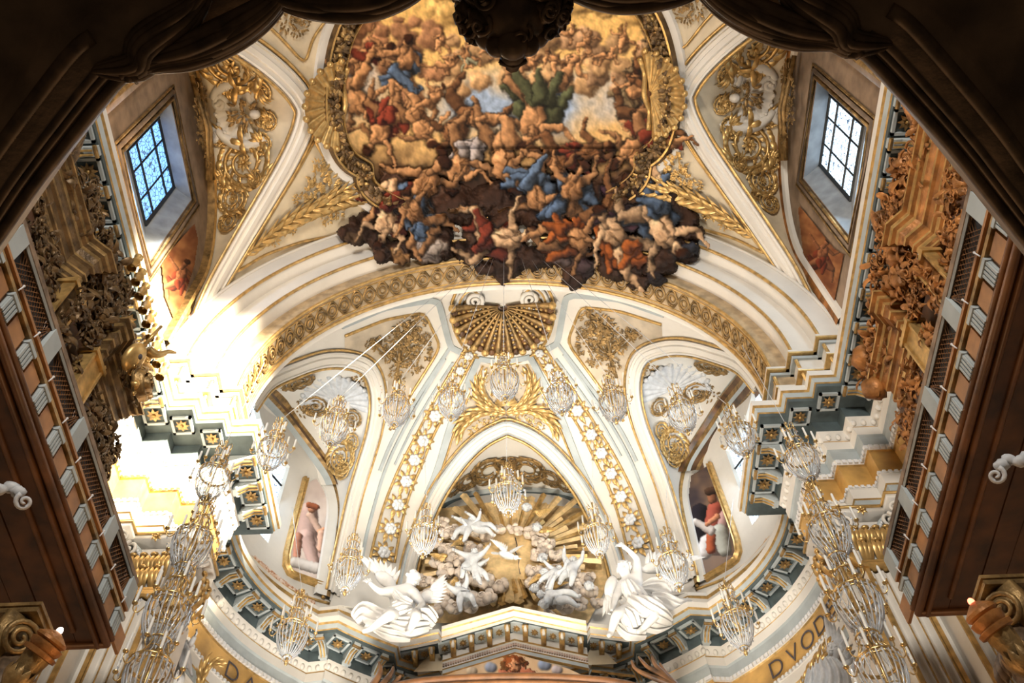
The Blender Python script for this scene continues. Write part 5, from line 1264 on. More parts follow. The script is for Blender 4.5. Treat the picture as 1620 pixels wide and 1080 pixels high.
def figure(name, P, s, face, label, m, cat='statue', group=None, chub=1., extra=None):
    b, h = body(P, s, face, chub=chub); e = empty(name, P['pelvis'], label, cat, group); b.build('body', m, e); h.build('hair', m, e)
    if extra:
        for nm, mb, mm in extra: mb.build(nm, mm, e)
    return e
Yp = 23.0
# --- pediment
def pediment():
    e = empty('broken_pediment', (0, 23.6, 22.8), 'white and gold gabled pediment with coffered soffit at the back of the apse', 'pediment')
    A = onY(812, 958, Yp); A.x = 0; E1 = onY(697, 1000, Yp); F1 = onY(572, 1006, Yp+.2)
    k = Yp
    path = [V((-4.9, k+.75, 22.85)), V((-3.5, k+.55, 22.95)), V((-2.42, k+.4, 23.05)), V((E1.x+.02, k+.38, E1.z+.25)), V((E1.x+.03, k, E1.z+.25)), V((0, k, A.z)), V((-E1.x-.03, k, E1.z+.25)), V((-E1.x-.02, k+.38, E1.z+.25)), V((2.42, k+.4, 23.05)), V((3.5, k+.55, 22.95)), V((4.9, k+.75, 22.85))]
    prof = [(1.2, .06, 'stucco'), (0, 0, 'stucco'), (0, -.14, 'gold'), (.04, -.18, 'stucco'), (.10, -.34, 'gold'), (.13, -.37, 'stucco'), (.14, -.47, 'soffit_teal'), (.70, -.47, 'stucco'), (.72, -.72, 'gold'), (.76, -.76, 'stucco'), (.82, -.86, 'stucco'), (.84, -.96, 'gold'), (.88, -.98, 'fascia_blue'), (.9, -1.1, 'gold'), (1.0, -1.12, 'ochre')]
    mb = MB(); rows = [[p+V((0, q, z)) for q, z, m in prof] for p in path]
    for j in range(len(prof)-1): mb.grid([[r[j], r[j+1]] for r in rows], prof[j][2])
    mb.build('raking_cornice', 'stucco', e, False)
    # soffit blocks and brackets
    for (a, b, n, lab) in ((path[4], path[5], 4, 1), (path[5], path[6], 4, 1), (path[1], path[2], 2, 0), (path[8], path[9], 2, 0)):
        t = (b-a).normalized()
        for i in range(n):
            c = a.lerp(b, (i+.15)/n)+V((0, .42, -.5)); M = Matrix((t, V((0, 1, 0)), t.cross(V((0, 1, 0))))).transposed()
            mb = MB(); mb.box(c, (.2, .22, .04), M); f = mb.build('coffer', 'fascia_blue', e, False); mb = MB(); flower_mesh(mb, c+V((0, -.02, -.05)), V((0, -.25, -1)), .15, 8, 'gold_old'); mb.build('rosette', 'gold_old', f)
            c = a.lerp(b, (i+.62)/n)+V((0, .45, -.62)); mb = MB(); mb.box(c, (.08, .26, .13), None); mb.tube([c+V((-.1, -.24, .02)), c+V((.1, -.24, .02))], .07, 7, 'gold'); mb.tube([c+V((0, -.27, .05)), c+V((0, -.25, -.16))], .05, 6, 'stucco'); mb.build('bracket', 'stucco', e)
    bd_ = MB()
    for a, b in ((path[4], path[5]), (path[5], path[6])):
        for i in range(30): bd_.box(a.lerp(b, (i+.5)/30)+V((0, .80, -.88)), (.03, .04, .045))
    bd_.build('bead_row', 'marble_pink', e, False)['kind'] = 'stuff'
    w = MB(); w.add([V((-3.2, k+1.02, 21.9)), V((3.2, k+1.02, 21.9)), V((2.3, k+1.02, 23.2)), V((0, k+1.02, A.z-.9)), V((-2.3, k+1.02, 23.2))], [(0, 1, 2, 3, 4)]); w.build('tympanum', 'vault_cream', e, False)
    return A
PA_ = pediment()
TYM = MB(); TYM.add([V((-3, Yp+.98, 21.4)), V((3, Yp+.98, 21.4)), V((3, Yp+.98, 24)), V((-3, Yp+.98, 24))], [(0, 1, 2, 3)])
def p_tym(r):
    ground(r, (.86, .70, .52), (.92, .80, .66), 50, 3)
    for (x, y, q, c) in ((775, 1056, 10, (.66, .70, .80)), (860, 1052, 11, (.62, .68, .80)), (880, 1060, 9, (.80, .76, .78)), (745, 1062, 9, (.9, .82, .72))): r.puff(x, y, q, c)
    r.warp(2, 12); r.cap((796, 1066), (838, 1066), 9, 9, (.78, .48, .36)); [r.cap((812+17*cos(q), 1053-13*sin(q)), (812+14*cos(q+.4), 1055-9*sin(q+.4)), 6, 5, (.66-.1*(k % 2), .38, .22)) for k, q in enumerate([.1+.42*k for k in range(8)])]; r.cap((812, 1050), (814, 1056), 13, 12, (.62, .34, .18)); r.cap((813, 1053), (813, 1058), 9, 8, (.92, .66, .48)); r.cap((808, 1053), (809, 1053), 1.6, 1.6, (.2, .1, .06)); r.cap((818, 1053), (819, 1053), 1.6, 1.6, (.2, .1, .06)); r.cap((811, 1061), (816, 1061), 1.3, 1.3, (.55, .2, .16)); r.unwarp()
patch('tympanum_painting', [(812, 1033), (900, 1058), (925, 1070), (700, 1070), (725, 1060)], TYM.bvh(), p_tym, 'small painting of an orange-haired bearded head on clouds inside the pediment', res=.8, lift=.03)
# --- sunburst
YG = 26.1
def G(x, y, d=0.): return onY(x, y, YG-d)
sb = empty('gilded_sunburst', G(808, 875), 'great gilded sunburst of straight rays behind clouds and cherubs', 'sunburst')
mb = MB(); rr = random.Random(6); cx, cy = 808, 878; pl = []
for k in range(40): a = 2*PI*k/40; r = 46*(1+.07*sin(3*a)+.05*sin(7*a+1)); pl.append(G(cx+r*cos(a), cy+r*.92*sin(a), .35))
mb.add(pl+[G(cx, cy, .5)], [(i, (i+1) % 40, 40) for i in range(40)]); mb.build('gold_disc', 'gilt_matte', sb)
mb = MB(); mb.tube([G(815, 850, .44), G(818, 862, .46), G(815, 872, .48), G(821, 885, .46), G(820, 895, .42), G(823, 908, .38)], .02, 4); mb.build('crack', 'letter', sb)
angs_ = []
for k in range(76):
    a = 2*PI*k/76+rr.uniform(-.02, .02); g = math.degrees(a) % 360     # image angle, 0 = right, 90 = down
    L = 150 if (g < 32 or g > 312) else (122 if 285 < g <= 312 else (104 if 250 < g <= 285 else (128 if 228 < g <= 250 else (160 if 150 < g < 205 else (120 if 205 <= g <= 228 else 88)))))
    L *= rr.uniform(.82, 1.03) if k % 2 else rr.uniform(.6, .85)
    x1, y1 = cx+L*cos(a), cy+L*.95*sin(a)
    if not (640 < x1 < 976): continue
    p0, p1 = G(cx+34*cos(a), cy+34*sin(a), .3), G(x1, y1, .12+.25*rr.random()); t = (p1-p0).normalized(); s = t.cross(V((0, -1, 0))).normalized(); w0, w1 = .05, rr.uniform(.11, .19)
    n = V((0, -1, 0)); mb = MB(); mb.add([p0-s*w0, p0+n*.06, p0+s*w0, p1-s*w1, p1+n*.1, p1+s*w1, p1+V((0, .12, 0)), p0+V((0, .12, 0))], [(0, 1, 4, 3), (1, 2, 5, 4), (3, 4, 5, 6), (0, 3, 6, 7), (2, 7, 6, 5)])
    mb.build('ray', 'gilt_matte' if k % 3 else 'gold', sb, False)
for sgn in (-1, 1): pass
back = MB(); back.add([G(640, 900, -.25), G(690, 805, -.25), G(810, 790, -.25), G(925, 805, -.25), G(975, 900, -.25), G(930, 985, -.25), G(690, 985, -.25)], [(0, 1, 2, 3, 4, 5, 6)]); back.build('gilded_ground', 'gilt_matte', sb, False)
CL = [(700, 830, 13), (716, 842, 14), (730, 852, 13), (752, 842, 12), (770, 850, 12), (792, 838, 11), (812, 838, 11), (838, 845, 13), (850, 858, 12), (845, 835, 11), (708, 872, 15), (722, 888, 16), (735, 905, 17), (752, 915, 18), (768, 922, 16), (790, 928, 15), (705, 905, 16), (695, 925, 15), (715, 935, 18), (738, 945, 18), (762, 948, 16), (680, 945, 14), (700, 955, 14), (845, 905, 14), (858, 930, 15), (878, 905, 15), (895, 925, 16), (915, 935, 15), (930, 915, 12), (870, 955, 14), (895, 962, 14), (918, 958, 12), (935, 938, 12), (850, 880, 13), (688, 818, 10), (880, 880, 13), (905, 905, 13), (690, 890, 13), (672, 920, 13), (668, 950, 13), (755, 870, 10), (742, 868, 12), (760, 890, 12), (775, 945, 13), (728, 925, 15), (690, 862, 12), (705, 845, 12), (820, 842, 9), (862, 870, 13), (842, 925, 12), (905, 945, 14), (870, 975, 12), (690, 970, 12), (720, 962, 14), (745, 962, 12), (858, 845, 12), (870, 862, 10), (915, 918, 12), (945, 955, 11), (890, 940, 13)]
cl = tag(None, None, None) if False else empty('stucco_clouds', G(808, 930), 'swirling pinkish stucco clouds ringing the sunburst', 'clouds')
for k, (x, y, r) in enumerate(CL):
    c = G(x, y, .55); q = r/47; mb = MB(); mb.blob(c, (q, q*.6, q*.85), n=8, noise=.10, seed=k)
    for j in range(5): a = rr.uniform(0, 6.28); mb.blob(c+V((cos(a)*q*.7, -.12, sin(a)*q*.6)), (q*.5,)*3, n=6, noise=.1, seed=k*7+j)
    spiral(mb, c+V((0, -q*.5, 0)), V((0, -1, -.3)), V((cos(k), 0, sin(k))), q*.6, 1.5, q*.11, None, 1 if k % 2 else -1)
    mb.build('cloud_puff', 'cloud_stucco', cl)
# gilt wings scattered among the clouds
for k, (x, y, dx_, dy_, sgn) in enumerate([(708, 878, -16, -3, 1), (722, 912, 6, 16, -1), (853, 842, 14, -2, 1), (862, 912, -14, 8, -1), (872, 932, 16, -6, 1), (885, 902, 14, -8, 1), (845, 808, 14, -3, -1), (734, 846, -12, 8, 1)]):
    p = G(x, y, 1.0); d = G(x+dx_, y+dy_, 1.0)-p; mb = MB(); wing(mb, p, d, V((0, -1, -.3)).normalized(), .5, .38, sgn); tag(mb.build('gilded_wing', 'gold'), '%s small gilt wing among the clouds of the sunburst, counted from the left' % ORD[[0, 1, 3, 5, 6, 7, 4, 2][k]], 'wing', 'gilt wings of the sunburst')
# dove
d_ = empty('dove', G(803, 876, .7), 'white dove flying at the centre of the golden disc', 'dove')
mb = MB(); c = G(802, 878, .75); mb.blob(c, (.36, .16, .15), Matrix.Rotation(.5, 3, 'Y'), n=8); mb.blob(c+V((.34, -.05, -.2)), (.12, .1, .1), n=6); mb.tube([c+V((.44, -.05, -.24)), c+V((.54, -.05, -.27))], [.04, .01], 5); mb.build('body', 'statue_white', d_)
mb = MB(); wing(mb, c+V((-.05, -.1, .05)), V((-.8, -.3, .65)), V((0, -1, -.2)).normalized(), .6, .4, -1); mb.build('wing', 'statue_white', d_); mb = MB(); wing(mb, c+V((.1, -.1, 0)), V((.9, -.4, .3)), V((0, -1, .2)).normalized(), .45, .3, 1); mb.build('wing', 'putto_grey', d_)
mb = MB()
for k in range(4): leaf(mb, c+V((-.28, 0, .1)), V((-1, -.1*k, .3-.2*k)), V((0, -1, 0)), .34, .06, .05)
mb.build('tail', 'putto_grey', d_)
# putti
def putto(x, y, rot, s, seed, label, full=True):
    r = random.Random(seed); a0 = math.radians(rot); o = G(x, y, 1.15)
    X = V((cos(a0), 0, -sin(a0))); Z = V((sin(a0), 0, cos(a0))); Yv = V((0, -1, 0))
    def T(a, b, c): return o+(X*a+Yv*b+Z*c)*s
    if not full:
        e = empty('cherub', o, label, 'cherub head', 'cherub heads in the clouds'); P = T(0, 0, 0); mb = MB(); q = .14*s; mb.blob(P, (q, q, q*1.12), n=9)
        for a, b, z, w in ((0, 1.02, -.1, .2), (0, .9, -.5, .22), (.5, .72, -.3, .36), (-.5, .72, -.3, .36), (.35, .9, .15, .14), (-.35, .9, .15, .14)): mb.blob(P+(X*a+Yv*b+Z*z)*q, (w*q,)*3, n=5)
        mb.build('head', 'putto_grey', e); h = MB()
        for k in range(26): t = r.uniform(0, 6.28); b = r.uniform(.0, 1.4); h.blob(P+(X*cos(t)*cos(b)+Yv*(sin(t)*cos(b)*.8-.25)+Z*sin(b))*q*1.05, (q*.32,)*3, n=4, noise=.2, seed=k)
        h.build('hair', 'putto_grey', e); return
    al, ar = r.uniform(-.6, 1.3), r.uniform(-.6, 1.3); ll, lr = r.uniform(.1, .9), r.uniform(-.2, .5)
    P = dict(pelvis=T(0, 0, 0), waist=T(0, .03, .12), chest=T(0, .02, .27), neck=T(0, .04, .38), head=T(0, .07, .46), crown=T(0, .06, .56), sl=T(-.14, .03, .31), sr=T(.14, .03, .31), ql=T(-.1, .02, -.04), qr=T(.1, .02, -.04))
    for q, sx, a in (('l', -1, al), ('r', 1, ar)):
        e1 = (.14+.2*cos(a*.8), .16, .31+.2*sin(a)); P['e'+q] = T(sx*e1[0], e1[1], e1[2]); P['w'+q] = T(sx*(e1[0]+.16*cos(a*1.6)), .3, e1[2]+.17*sin(a*1.4)); P['h'+q] = T(sx*(e1[0]+.21*cos(a*1.6)), .34, e1[2]+.22*sin(a*1.4))
    for q, sx, a in (('l', -1, ll), ('r', 1, lr)):
        P['k'+q] = T(sx*(.14+.1*a), .25*r.uniform(.3, 1), -.28); P['f'+q] = T(sx*(.12+.22*a), .0, -.55); P['t'+q] = T(sx*(.13+.24*a), .1, -.6)
    figure('putto', P, s*1.0, Yv+X*r.uniform(-.5, .5)-Z*.35, label, 'putto_grey', 'putto', 'putti of the sunburst', 1.5)
for k, (x, y, rot, s, lb) in enumerate([(738, 838, 20, 1.35, 'naked putto with a raised arm at the upper left of the sunburst'), (763, 836, -62, 1.3, 'putto stretched out sideways beside the putto with the raised arm'), (746, 893, 8, 1.45, 'putto bending forward left of the golden disc'), (757, 906, -30, 1.15, 'smaller putto tucked under the one left of the golden disc'), (733, 944, -20, 1.3, 'putto turning his back low on the left clouds'),
        (902, 905, 15, 1.4, 'putto leaning back on the right clouds of the sunburst'), (884, 945, -80, 1.5, 'putto lying full length below the golden disc on the right'), (872, 912, 40, 1.15, 'putto looking up beside the disc on the right')]): putto(x, y, rot, s*.84, k+1, lb)
for k, (x, y, s, lb) in enumerate([(859, 882, 1.25, 'cherub head right beside the golden disc'), (849, 834, 1.2, 'cherub head at the upper right edge of the disc'), (833, 802, 1.25, 'cherub head highest in the clouds, right of the top rays'), (846, 930, 1.15, 'cherub head at the lower right edge of the disc'), (861, 955, 1.2, 'cherub head lowest on the right clouds'), (931, 926, 1.15, 'cherub head farthest right in the clouds'), (861, 905, 1.1, 'cherub head beneath the one beside the disc')]): putto(x, y, 10*(k % 3-1), s, 30+k, lb, False)
# --- the two angels on the pediment
def PX(x, y, d=0.): return onY(x, y, Yp-.1-d)
W_ = 'statue_white'
PL_ = dict(pelvis=PX(638, 968, .35), waist=PX(636, 955, .38), chest=PX(636, 938, .4), neck=PX(646, 926, .45), head=PX(653, 919, .48), crown=PX(656, 909, .45), sl=PX(619, 935, .5), el=PX(601, 936, .75), wl=PX(588, 925, .8), hl=PX(584, 920, .82), sr=PX(655, 938, .5), er=PX(669, 957, .8), wr=PX(660, 963, 1.15), hr=PX(655, 966, 1.2),
      ql=PX(628, 972, .45), kl=PX(618, 972, 1.35), fl=PX(584, 996, 1.1), tl=PX(573, 999, 1.2), qr=PX(648, 973, .45), kr=PX(660, 972, 1.35), fr=PX(648, 998, 1.2), tr=PX(643, 1003, 1.3))
ex = []
dm = MB(); nn = V((-.1, -1, -.3)).normalized()
drape(dm, [PX(628, 950, .75), PX(640, 955, .85), PX(652, 958, .8)], [.2, .3, .2], nn, 3, .35); drape(dm, [PX(648, 962, .75), PX(634, 964, .95), PX(620, 970, .9), PX(606, 972, .7)], [.22, .34, .3, .12], nn, 4, .3)
drape(dm, [PX(618, 978, .6), PX(596, 976, .55), PX(576, 972, .5), PX(562, 982, .4)], [.25, .36, .42, .2], nn, 3, .5, ph=1.); drape(dm, [PX(655, 972, .9), PX(672, 976, .8), PX(688, 986, .6)], [.2, .4, .2], nn, 3, .5, ph=2.)
drape(dm, [PX(622, 985, .8), PX(650, 990, .9), PX(675, 988, .7)], [.2, .42, .25], nn, 4, .45, ph=.5); drape(dm, [PX(590, 992, .6), PX(620, 1000, .7), PX(650, 1004, .6)], [.1, .25, .2], nn, 3, .5); drape(dm, [PX(624, 936, .7), PX(634, 948, .8), PX(646, 954, .8)], [.1, .2, .15], nn, 3, .4); ex.append(('robe', dm, W_))
wm = MB(); wing(wm, PX(664, 950, .2), PX(684, 925, .1)-PX(664, 950, .2), V((0, -1, -.2)).normalized(), 1.0, .8, -1); ex.append(('wing', wm, W_)); wm = MB(); wing(wm, PX(618, 930, .0), PX(575, 893, .0)-PX(618, 930, .0), V((0, -1, -.2)).normalized(), 1.5, .9, -1); ex.append(('wing', wm, W_))
figure('angel_statue', PL_, 2.35, V((1, -.45, .05)), 'white angel statue seated on the left pediment slope, head in profile', W_, 'statue', 'pediment angels', 1., ex)
PR_ = dict(pelvis=PX(1012, 955, .4), waist=PX(1006, 943, .4), chest=PX(1000, 926, .45), neck=PX(992, 912, .5), head=PX(987, 903, .55), crown=PX(986, 891, .52), sl=PX(984, 926, .5), el=PX(974, 945, .8), wl=PX(970, 962, 1.0), hl=PX(969, 968, 1.05), sr=PX(1008, 914, .5), er=PX(1008, 884, .6), wr=PX(992, 868, .7), hr=PX(984, 863, .72),
      ql=PX(1004, 960, .5), kl=PX(975, 972, 1.25), fl=PX(966, 1002, 1.0), tl=PX(962, 1006, 1.15), qr=PX(1020, 958, .5), kr=PX(1038, 972, 1.2), fr=PX(1015, 996, 1.0), tr=PX(1008, 1000, 1.1))
ex = []; dm = MB(); nn = V((.1, -1, -.3)).normalized()
drape(dm, [PX(992, 920, .75), PX(1000, 934, .8), PX(1010, 948, .85)], [.2, .34, .36], nn, 4, .3); drape(dm, [PX(1002, 950, .85), PX(1022, 958, 1.2), PX(1042, 968, 1.1), PX(1060, 980, .7)], [.36, .42, .38, .2], nn, 4, .3)
drape(dm, [PX(1015, 930, .5), PX(1032, 928, .4), PX(1052, 928, .35), PX(1064, 938, .3)], [.1, .34, .36, .2], nn, 3, .5); drape(dm, [PX(1030, 946, .5), PX(1050, 950, .4), PX(1074, 958, .3), PX(1094, 952, .2)], [.2, .34, .3, .1], nn, 3, .5, ph=1.)
drape(dm, [PX(985, 965, 1.0), PX(998, 976, 1.05), PX(1006, 992, .9)], [.2, .36, .3], nn, 4, .35); drape(dm, [PX(1010, 980, .9), PX(1035, 986, .8), PX(1062, 984, .5)], [.2, .34, .12], nn, 3, .45, ph=2.); drape(dm, [PX(975, 985, .7), PX(995, 998, .8), PX(1020, 1000, .7)], [.1, .26, .2], nn, 3, .5); ex.append(('robe', dm, W_))
wm = MB(); wing(wm, PX(966, 912, .3), PX(954, 952, .5)-PX(966, 912, .3), V((0, -1, -.2)).normalized(), 1.7, .75, 1); ex.append(('wing', wm, W_)); wm = MB(); wing(wm, PX(1020, 905, .0), PX(1095, 890, -.1)-PX(1020, 905, .0), V((0, -1, -.3)).normalized(), 1.9, .9, 1); ex.append(('wing', wm, W_)); wm = MB(); wing(wm, PX(1022, 900, .0), PX(1042, 872, -.1)-PX(1022, 900, .0), V((0, -1, -.3)).normalized(), 1.0, .6, -1); ex.append(('wing', wm, W_))
figure('angel_statue', PR_, 2.35, V((-.25, -1, -.25)), 'white angel statue throwing up an arm on the right pediment slope', W_, 'statue', 'pediment angels', 1., ex)
# --- gilt musician on the left organ
Q = lambda x, y, d=0.: onX(x, y, -8.2+d)
PM = dict(pelvis=Q(226, 600), waist=Q(225, 592), chest=Q(224, 582, .05), neck=Q(226, 573, .05), head=Q(229, 567, .1), crown=Q(232, 561, .1), sl=Q(214, 582, .1), el=Q(206, 590, .3), wl=Q(212, 580, .45), hl=Q(215, 577, .5), sr=Q(234, 582, .1), er=Q(240, 592, .3), wr=Q(232, 588, .5), hr=Q(228, 586, .52), ql=Q(220, 604, .1), kl=Q(214, 606, .5), fl=Q(213, 620, .4), tl=Q(211, 623, .5), qr=Q(231, 604, .1), kr=Q(233, 608, .5), fr=Q(226, 622, .4), tr=Q(222, 626, .5))
lm = MB(); c = Q(212, 565, .35); ax = (Q(222, 545, .4)-c).normalized(); x_, y_, z_ = frame_of(V((1, 0, -.5)).normalized(), ax); lm.blob(c, (.36, .28, .14), Matrix((x_, y_, z_)).transposed(), n=9); hole = MB(); hole.blob(c+z_*.12+x_*.05, (.07, .07, .04), Matrix((x_, y_, z_)).transposed(), n=6); lm.tube([c+x_*.3, c+x_*.95], [.05, .035], 6)
le = empty('lute', c, 'gilded lute propped in the carving of the left organ', 'lute'); lm.build('body', 'gold', le); hole.build('sound_hole', 'letter', le)
hm = MB(); hm.tube(crom([Q(233, 553, .4), Q(243, 560, .5), Q(255, 560, .6), Q(266, 556, .7), Q(278, 558, .8)], 5), [.13-.1*i/20 for i in range(21)], 8); tag(hm.build('trumpet', 'gold'), 'gilded curved horn reaching out from the left organ towards the sunlit arch', 'horn')
dm = MB(); drape(dm, [Q(224, 592, .3), Q(222, 604, .5), Q(224, 618, .4)], [.3, .35, .35], V((1, -.2, -.3)).normalized(), 4, .4)
figure('musician_angel', PM, 1.45, V((1, -.3, -.2)), 'gilded music-making angel perched at the end of the left organ', 'gold', 'statue', None, 1., [('robe', dm, 'gold_old')])
# draped stucco figures low on the piers
for sg, nm, pts in ((-1, 'left', [(272, 985), (262, 1010), (268, 1040), (260, 1075)]), (1, 'right', [(1316, 1030), (1330, 1050), (1345, 1070), (1350, 1085)])):
    K = lambda x, y, d=0.: onY(x, y, 17.4-d*1.15)
    x0, y0 = pts[0]; s = sg
    P = dict(pelvis=K(x0-s*2, y0+62), waist=K(x0-s*2, y0+46), chest=K(x0-s*2, y0+28, .1), neck=K(x0, y0+12, .15), head=K(x0+s*3, y0+4, .2), crown=K(x0+s*3, y0-7, .2), sl=K(x0-16, y0+28, .1), el=K(x0-26, y0+44, .3), wl=K(x0-14, y0+50, .5), hl=K(x0-9, y0+50, .55), sr=K(x0+14, y0+28, .1), er=K(x0+26, y0+40, .3), wr=K(x0+34, y0+26, .45), hr=K(x0+37, y0+20, .5), ql=K(x0-8, y0+66), kl=K(x0-14, y0+86, .4), fl=K(x0-12, y0+110), tl=K(x0-14, y0+116, .2), qr=K(x0+6, y0+66), kr=K(x0+12, y0+88, .4), fr=K(x0+10, y0+112), tr=K(x0+8, y0+118, .2))
    dm = MB(); nn = V((-s*.3, -1, -.2)).normalized(); drape(dm, [K(x0-10, y0+20, .4), K(x0, y0+45, .5), K(x0-4, y0+80, .5)], [.3, .4, .5], nn, 5, .4); drape(dm, [K(x0-24, y0+30, .2), K(x0-22, y0+60, .3), K(x0-20, y0+95, .2)], [.2, .3, .3], nn, 4, .5)
    wm = MB(); wing(wm, K(x0+s*10, y0+30, -.1), K(x0-s*10, y0-30, -.1)-K(x0+s*10, y0+30, -.1), nn, 1.3, .7, -s)
    figure('stucco_figure', P, 1.72, V((-s*.6, -1, -.2)), 'blue-grey draped stucco figure low beside the %s pier' % nm, 'putto_grey', 'statue', None, 1., [('robe', dm, 'putto_grey'), ('wing', wm, 'putto_grey')])
    mb = MB(); pp = [(316, 1090), (320, 1068), (330, 1052), (344, 1050)] if s < 0 else [(1268, 1085), (1284, 1062), (1300, 1040), (1310, 1018)]
    P3 = crom([K(x, y, .1) for x, y in pp], 5); palm(mb, P3, [nn]*len(P3), .3, 9, None, .03); tag(mb.build('palm_frond', 'gold'), 'gilded palm frond beside the stucco figure on the %s pier' % nm, 'ornament')
# =================================================================== FOREGROUND
ZF = 6.0
def Z6(x, y, dz=0.): return onZ(x, y, ZF+dz)
cp = empty('carved_canopy', (0, .9, ZF), 'dark carved stone canopy with hanging drapery arching overhead', 'canopy')
edge = [(0, 372), (55, 292), (120, 208), (180, 135), (210, 112)]
mb = MB()
L3 = [Z6(x, y) for x, y in edge]; L3 = [L3[0]+(L3[0]-L3[1])*3]+L3+[Z6(320, 80, .06), Z6(425, 12, .06), Z6(540, 4, .06), Z6(640, -14, .06), Z6(808, -30, .06)]
A3 = L3+[mx(p) for p in reversed(L3[:-1])]
cen = V((0, 3.2, ZF)); outer = []
rows = []
for p in A3:
    d = (p-cen); d.z = 0; d.normalize(); rows.append([p+V((0, 0, .0)), p+d*.12+V((0, 0, -.05)), p+d*.3+V((0, 0, -.02)), p+d*.34+V((0, 0, .06)), p+d*.8+V((0, 0, .02)), p+d*.84+V((0, 0, -.06)), p+d*1.1+V((0, 0, -.08)), p+d*3.5+V((0, 0, -.3))])
mb.grid(rows); top = [[r[0], r[0]+V((0, 0, .5)), r[-1]+V((0, 0, .6))] for r in rows]; mb.grid(top); mb.build('soffit', 'dark_stone', cp)
for sg in (-1, 1):
    f = (lambda p: p) if sg < 0 else mx
    mb = MB(); base = [Z6(x, y) for x, y in edge]; base = [base[0]+(base[0]-base[1])*4]+base; P = crom(base, 5)
    for off, r, dz in ((.0, .03, .0), (.05, .02, -.02), (.09, .03, -.02), (.15, .022, -.01), (.21, .04, -.02)):
        Q = []
        for p in P: d = (p-cen); d.z = 0; Q.append(f(p+d.normalized()*off+V((0, 0, dz))))
        mb.tube(Q, r, 8)
    mb.build('edge_moulding', 'bronze', cp)
    for nm, pts, n, w in (('drapery_swag', [(203, 112), (250, 96), (300, 84), (352, 62), (400, 34), (440, 0), (470, -40)], 9, .055), ('drapery_swag', [(150, 110), (215, 105), (232, 70), (300, 20), (340, -30)], 7, .05), ('drapery_swag', [(420, -10), (470, 4), (540, 10), (600, 4), (660, -20), (700, -60)], 8, .05)):
        mb = MB(); P = crom([Z6(x, y, -.05) for x, y in pts], 5); N = len(P); rr = random.Random(n*3+len(pts))
        for k in range(n):
            q = (k/(n-1)-.5)*2; ph = rr.uniform(0, 6); Q = []; R = []
            for i, p in enumerate(P):
                t = i/(N-1); ww = w*(.15+sin(PI*min(1, t*1.05))**.7); d = (P[min(N-1, i+1)]-P[max(0, i-1)]).normalized(); s = d.cross(V((0, 0, 1)))
                Q.append(f(p+s*ww*q+V((0, 0, -.03*(1-q*q)+.012*sin(ph+t*7))))); R.append(.008+.018*sin(PI*min(1, t*1.05))*(.7+.6*abs(sin(ph))))
            mb.tube(Q, R, 8)
        mb.build(nm, 'bronze', cp)
    mb = MB(); c = f(Z6(205, 112, -.06))
    for k in range(7): a = k*.9; mb.tube([c, c+V((.04*cos(a), .04*sin(a), -.015)), c+V((.06*cos(a+.4), .06*sin(a+.4), .01))], [.02, .018, .01], 7)
    mb.build('drapery_knot', 'bronze', cp)
# carved head seen from underneath
hc = Z6(808, 10); hd = empty('grotesque_mask', hc, 'dark carved head seen from below at the top centre of the canopy', 'carved head')
mb = MB(); mb.blob(hc, (.2, .2, .24), n=12)
for a, b, z, r in ((0, .17, -.16, .06), (0, .19, -.1, .035), (0, .12, -.2, .07), (.07, .13, -.18, .05), (-.07, .13, -.18, .05), (.1, .1, -.1, .07), (-.1, .1, -.1, .07)): mb.blob(hc+V((a, b, z)), (r, r, r*.8), n=7)
mb.tube([hc+V((-.06, .2, -.14)), hc+V((0, .225, -.15)), hc+V((.06, .2, -.14))], .014, 6); mb.tube([hc+V((-.055, .2, -.165)), hc+V((0, .22, -.178)), hc+V((.055, .2, -.165))], .016, 6)
mb.tube([hc+V((0, .2, .05)), hc+V((0, .25, -.07))], [.02, .035], 7); mb.blob(hc+V((.03, .22, -.08)), (.025,)*3, n=5); mb.blob(hc+V((-.03, .22, -.08)), (.025,)*3, n=5); mb.build('face', 'bronze', hd)
mb = MB(); rr = random.Random(9)
for k in range(46):
    a = rr.uniform(0, 6.28); b = rr.uniform(-1.0, .6); v = V((cos(a)*cos(b), sin(a)*cos(b)*.9-.12, sin(b)))
    if v.y > .5 and b > -.5: continue
    c = hc+V((v.x*.22, v.y*.2, v.z*.2)); mb.blob(c, (.06, .06, .05), n=5, noise=.25, seed=k); spiral(mb, c+V((0, 0, -.03)), V((v.x, v.y, v.z-.5)).normalized(), V((0, 1, .1)), .05, 1.4, .012)
mb.build('curled_hair', 'bronze', hd)
# dark leafy cresting rising into the bottom edge of the picture
for nm, frs in (('left', [[(583, 1092), (597, 1072), (602, 1058), (599, 1046)], [(596, 1094), (612, 1074), (620, 1062), (622, 1054)], [(612, 1094), (626, 1078), (634, 1068)]]), ('right', [[(1076, 1088), (1046, 1076), (1020, 1066), (1004, 1056), (999, 1044)], [(1074, 1092), (1048, 1068), (1024, 1054), (1010, 1038)], [(1072, 1094), (1050, 1066), (1036, 1050), (1031, 1034)], [(1090, 1096), (1066, 1080), (1050, 1060), (1044, 1048)]])):
    mb = MB()
    for fr in frs:
        P = crom([onY(x, y, 21) for x, y in fr], 5); N = len(P); mb.tube(P, [.135*(1-.85*i/N) for i in range(N)], 8, flat=.6)
    tag(mb.build('leaf_crest', 'marble_brown'), 'dark brown curling leaf cresting rising at the bottom edge, %s of the pediment' % nm, 'cresting', 'leaf crests')
mb = MB(); P = crom([onY(x, y, 21) for x, y in ((560, 1112), (640, 1086), (720, 1077), (810, 1074), (900, 1076), (985, 1085), (1070, 1110))], 8); mb.tube(P, .17, 10); mb.tube([p+V((0, -.1, -.25)) for p in P], .12, 8)
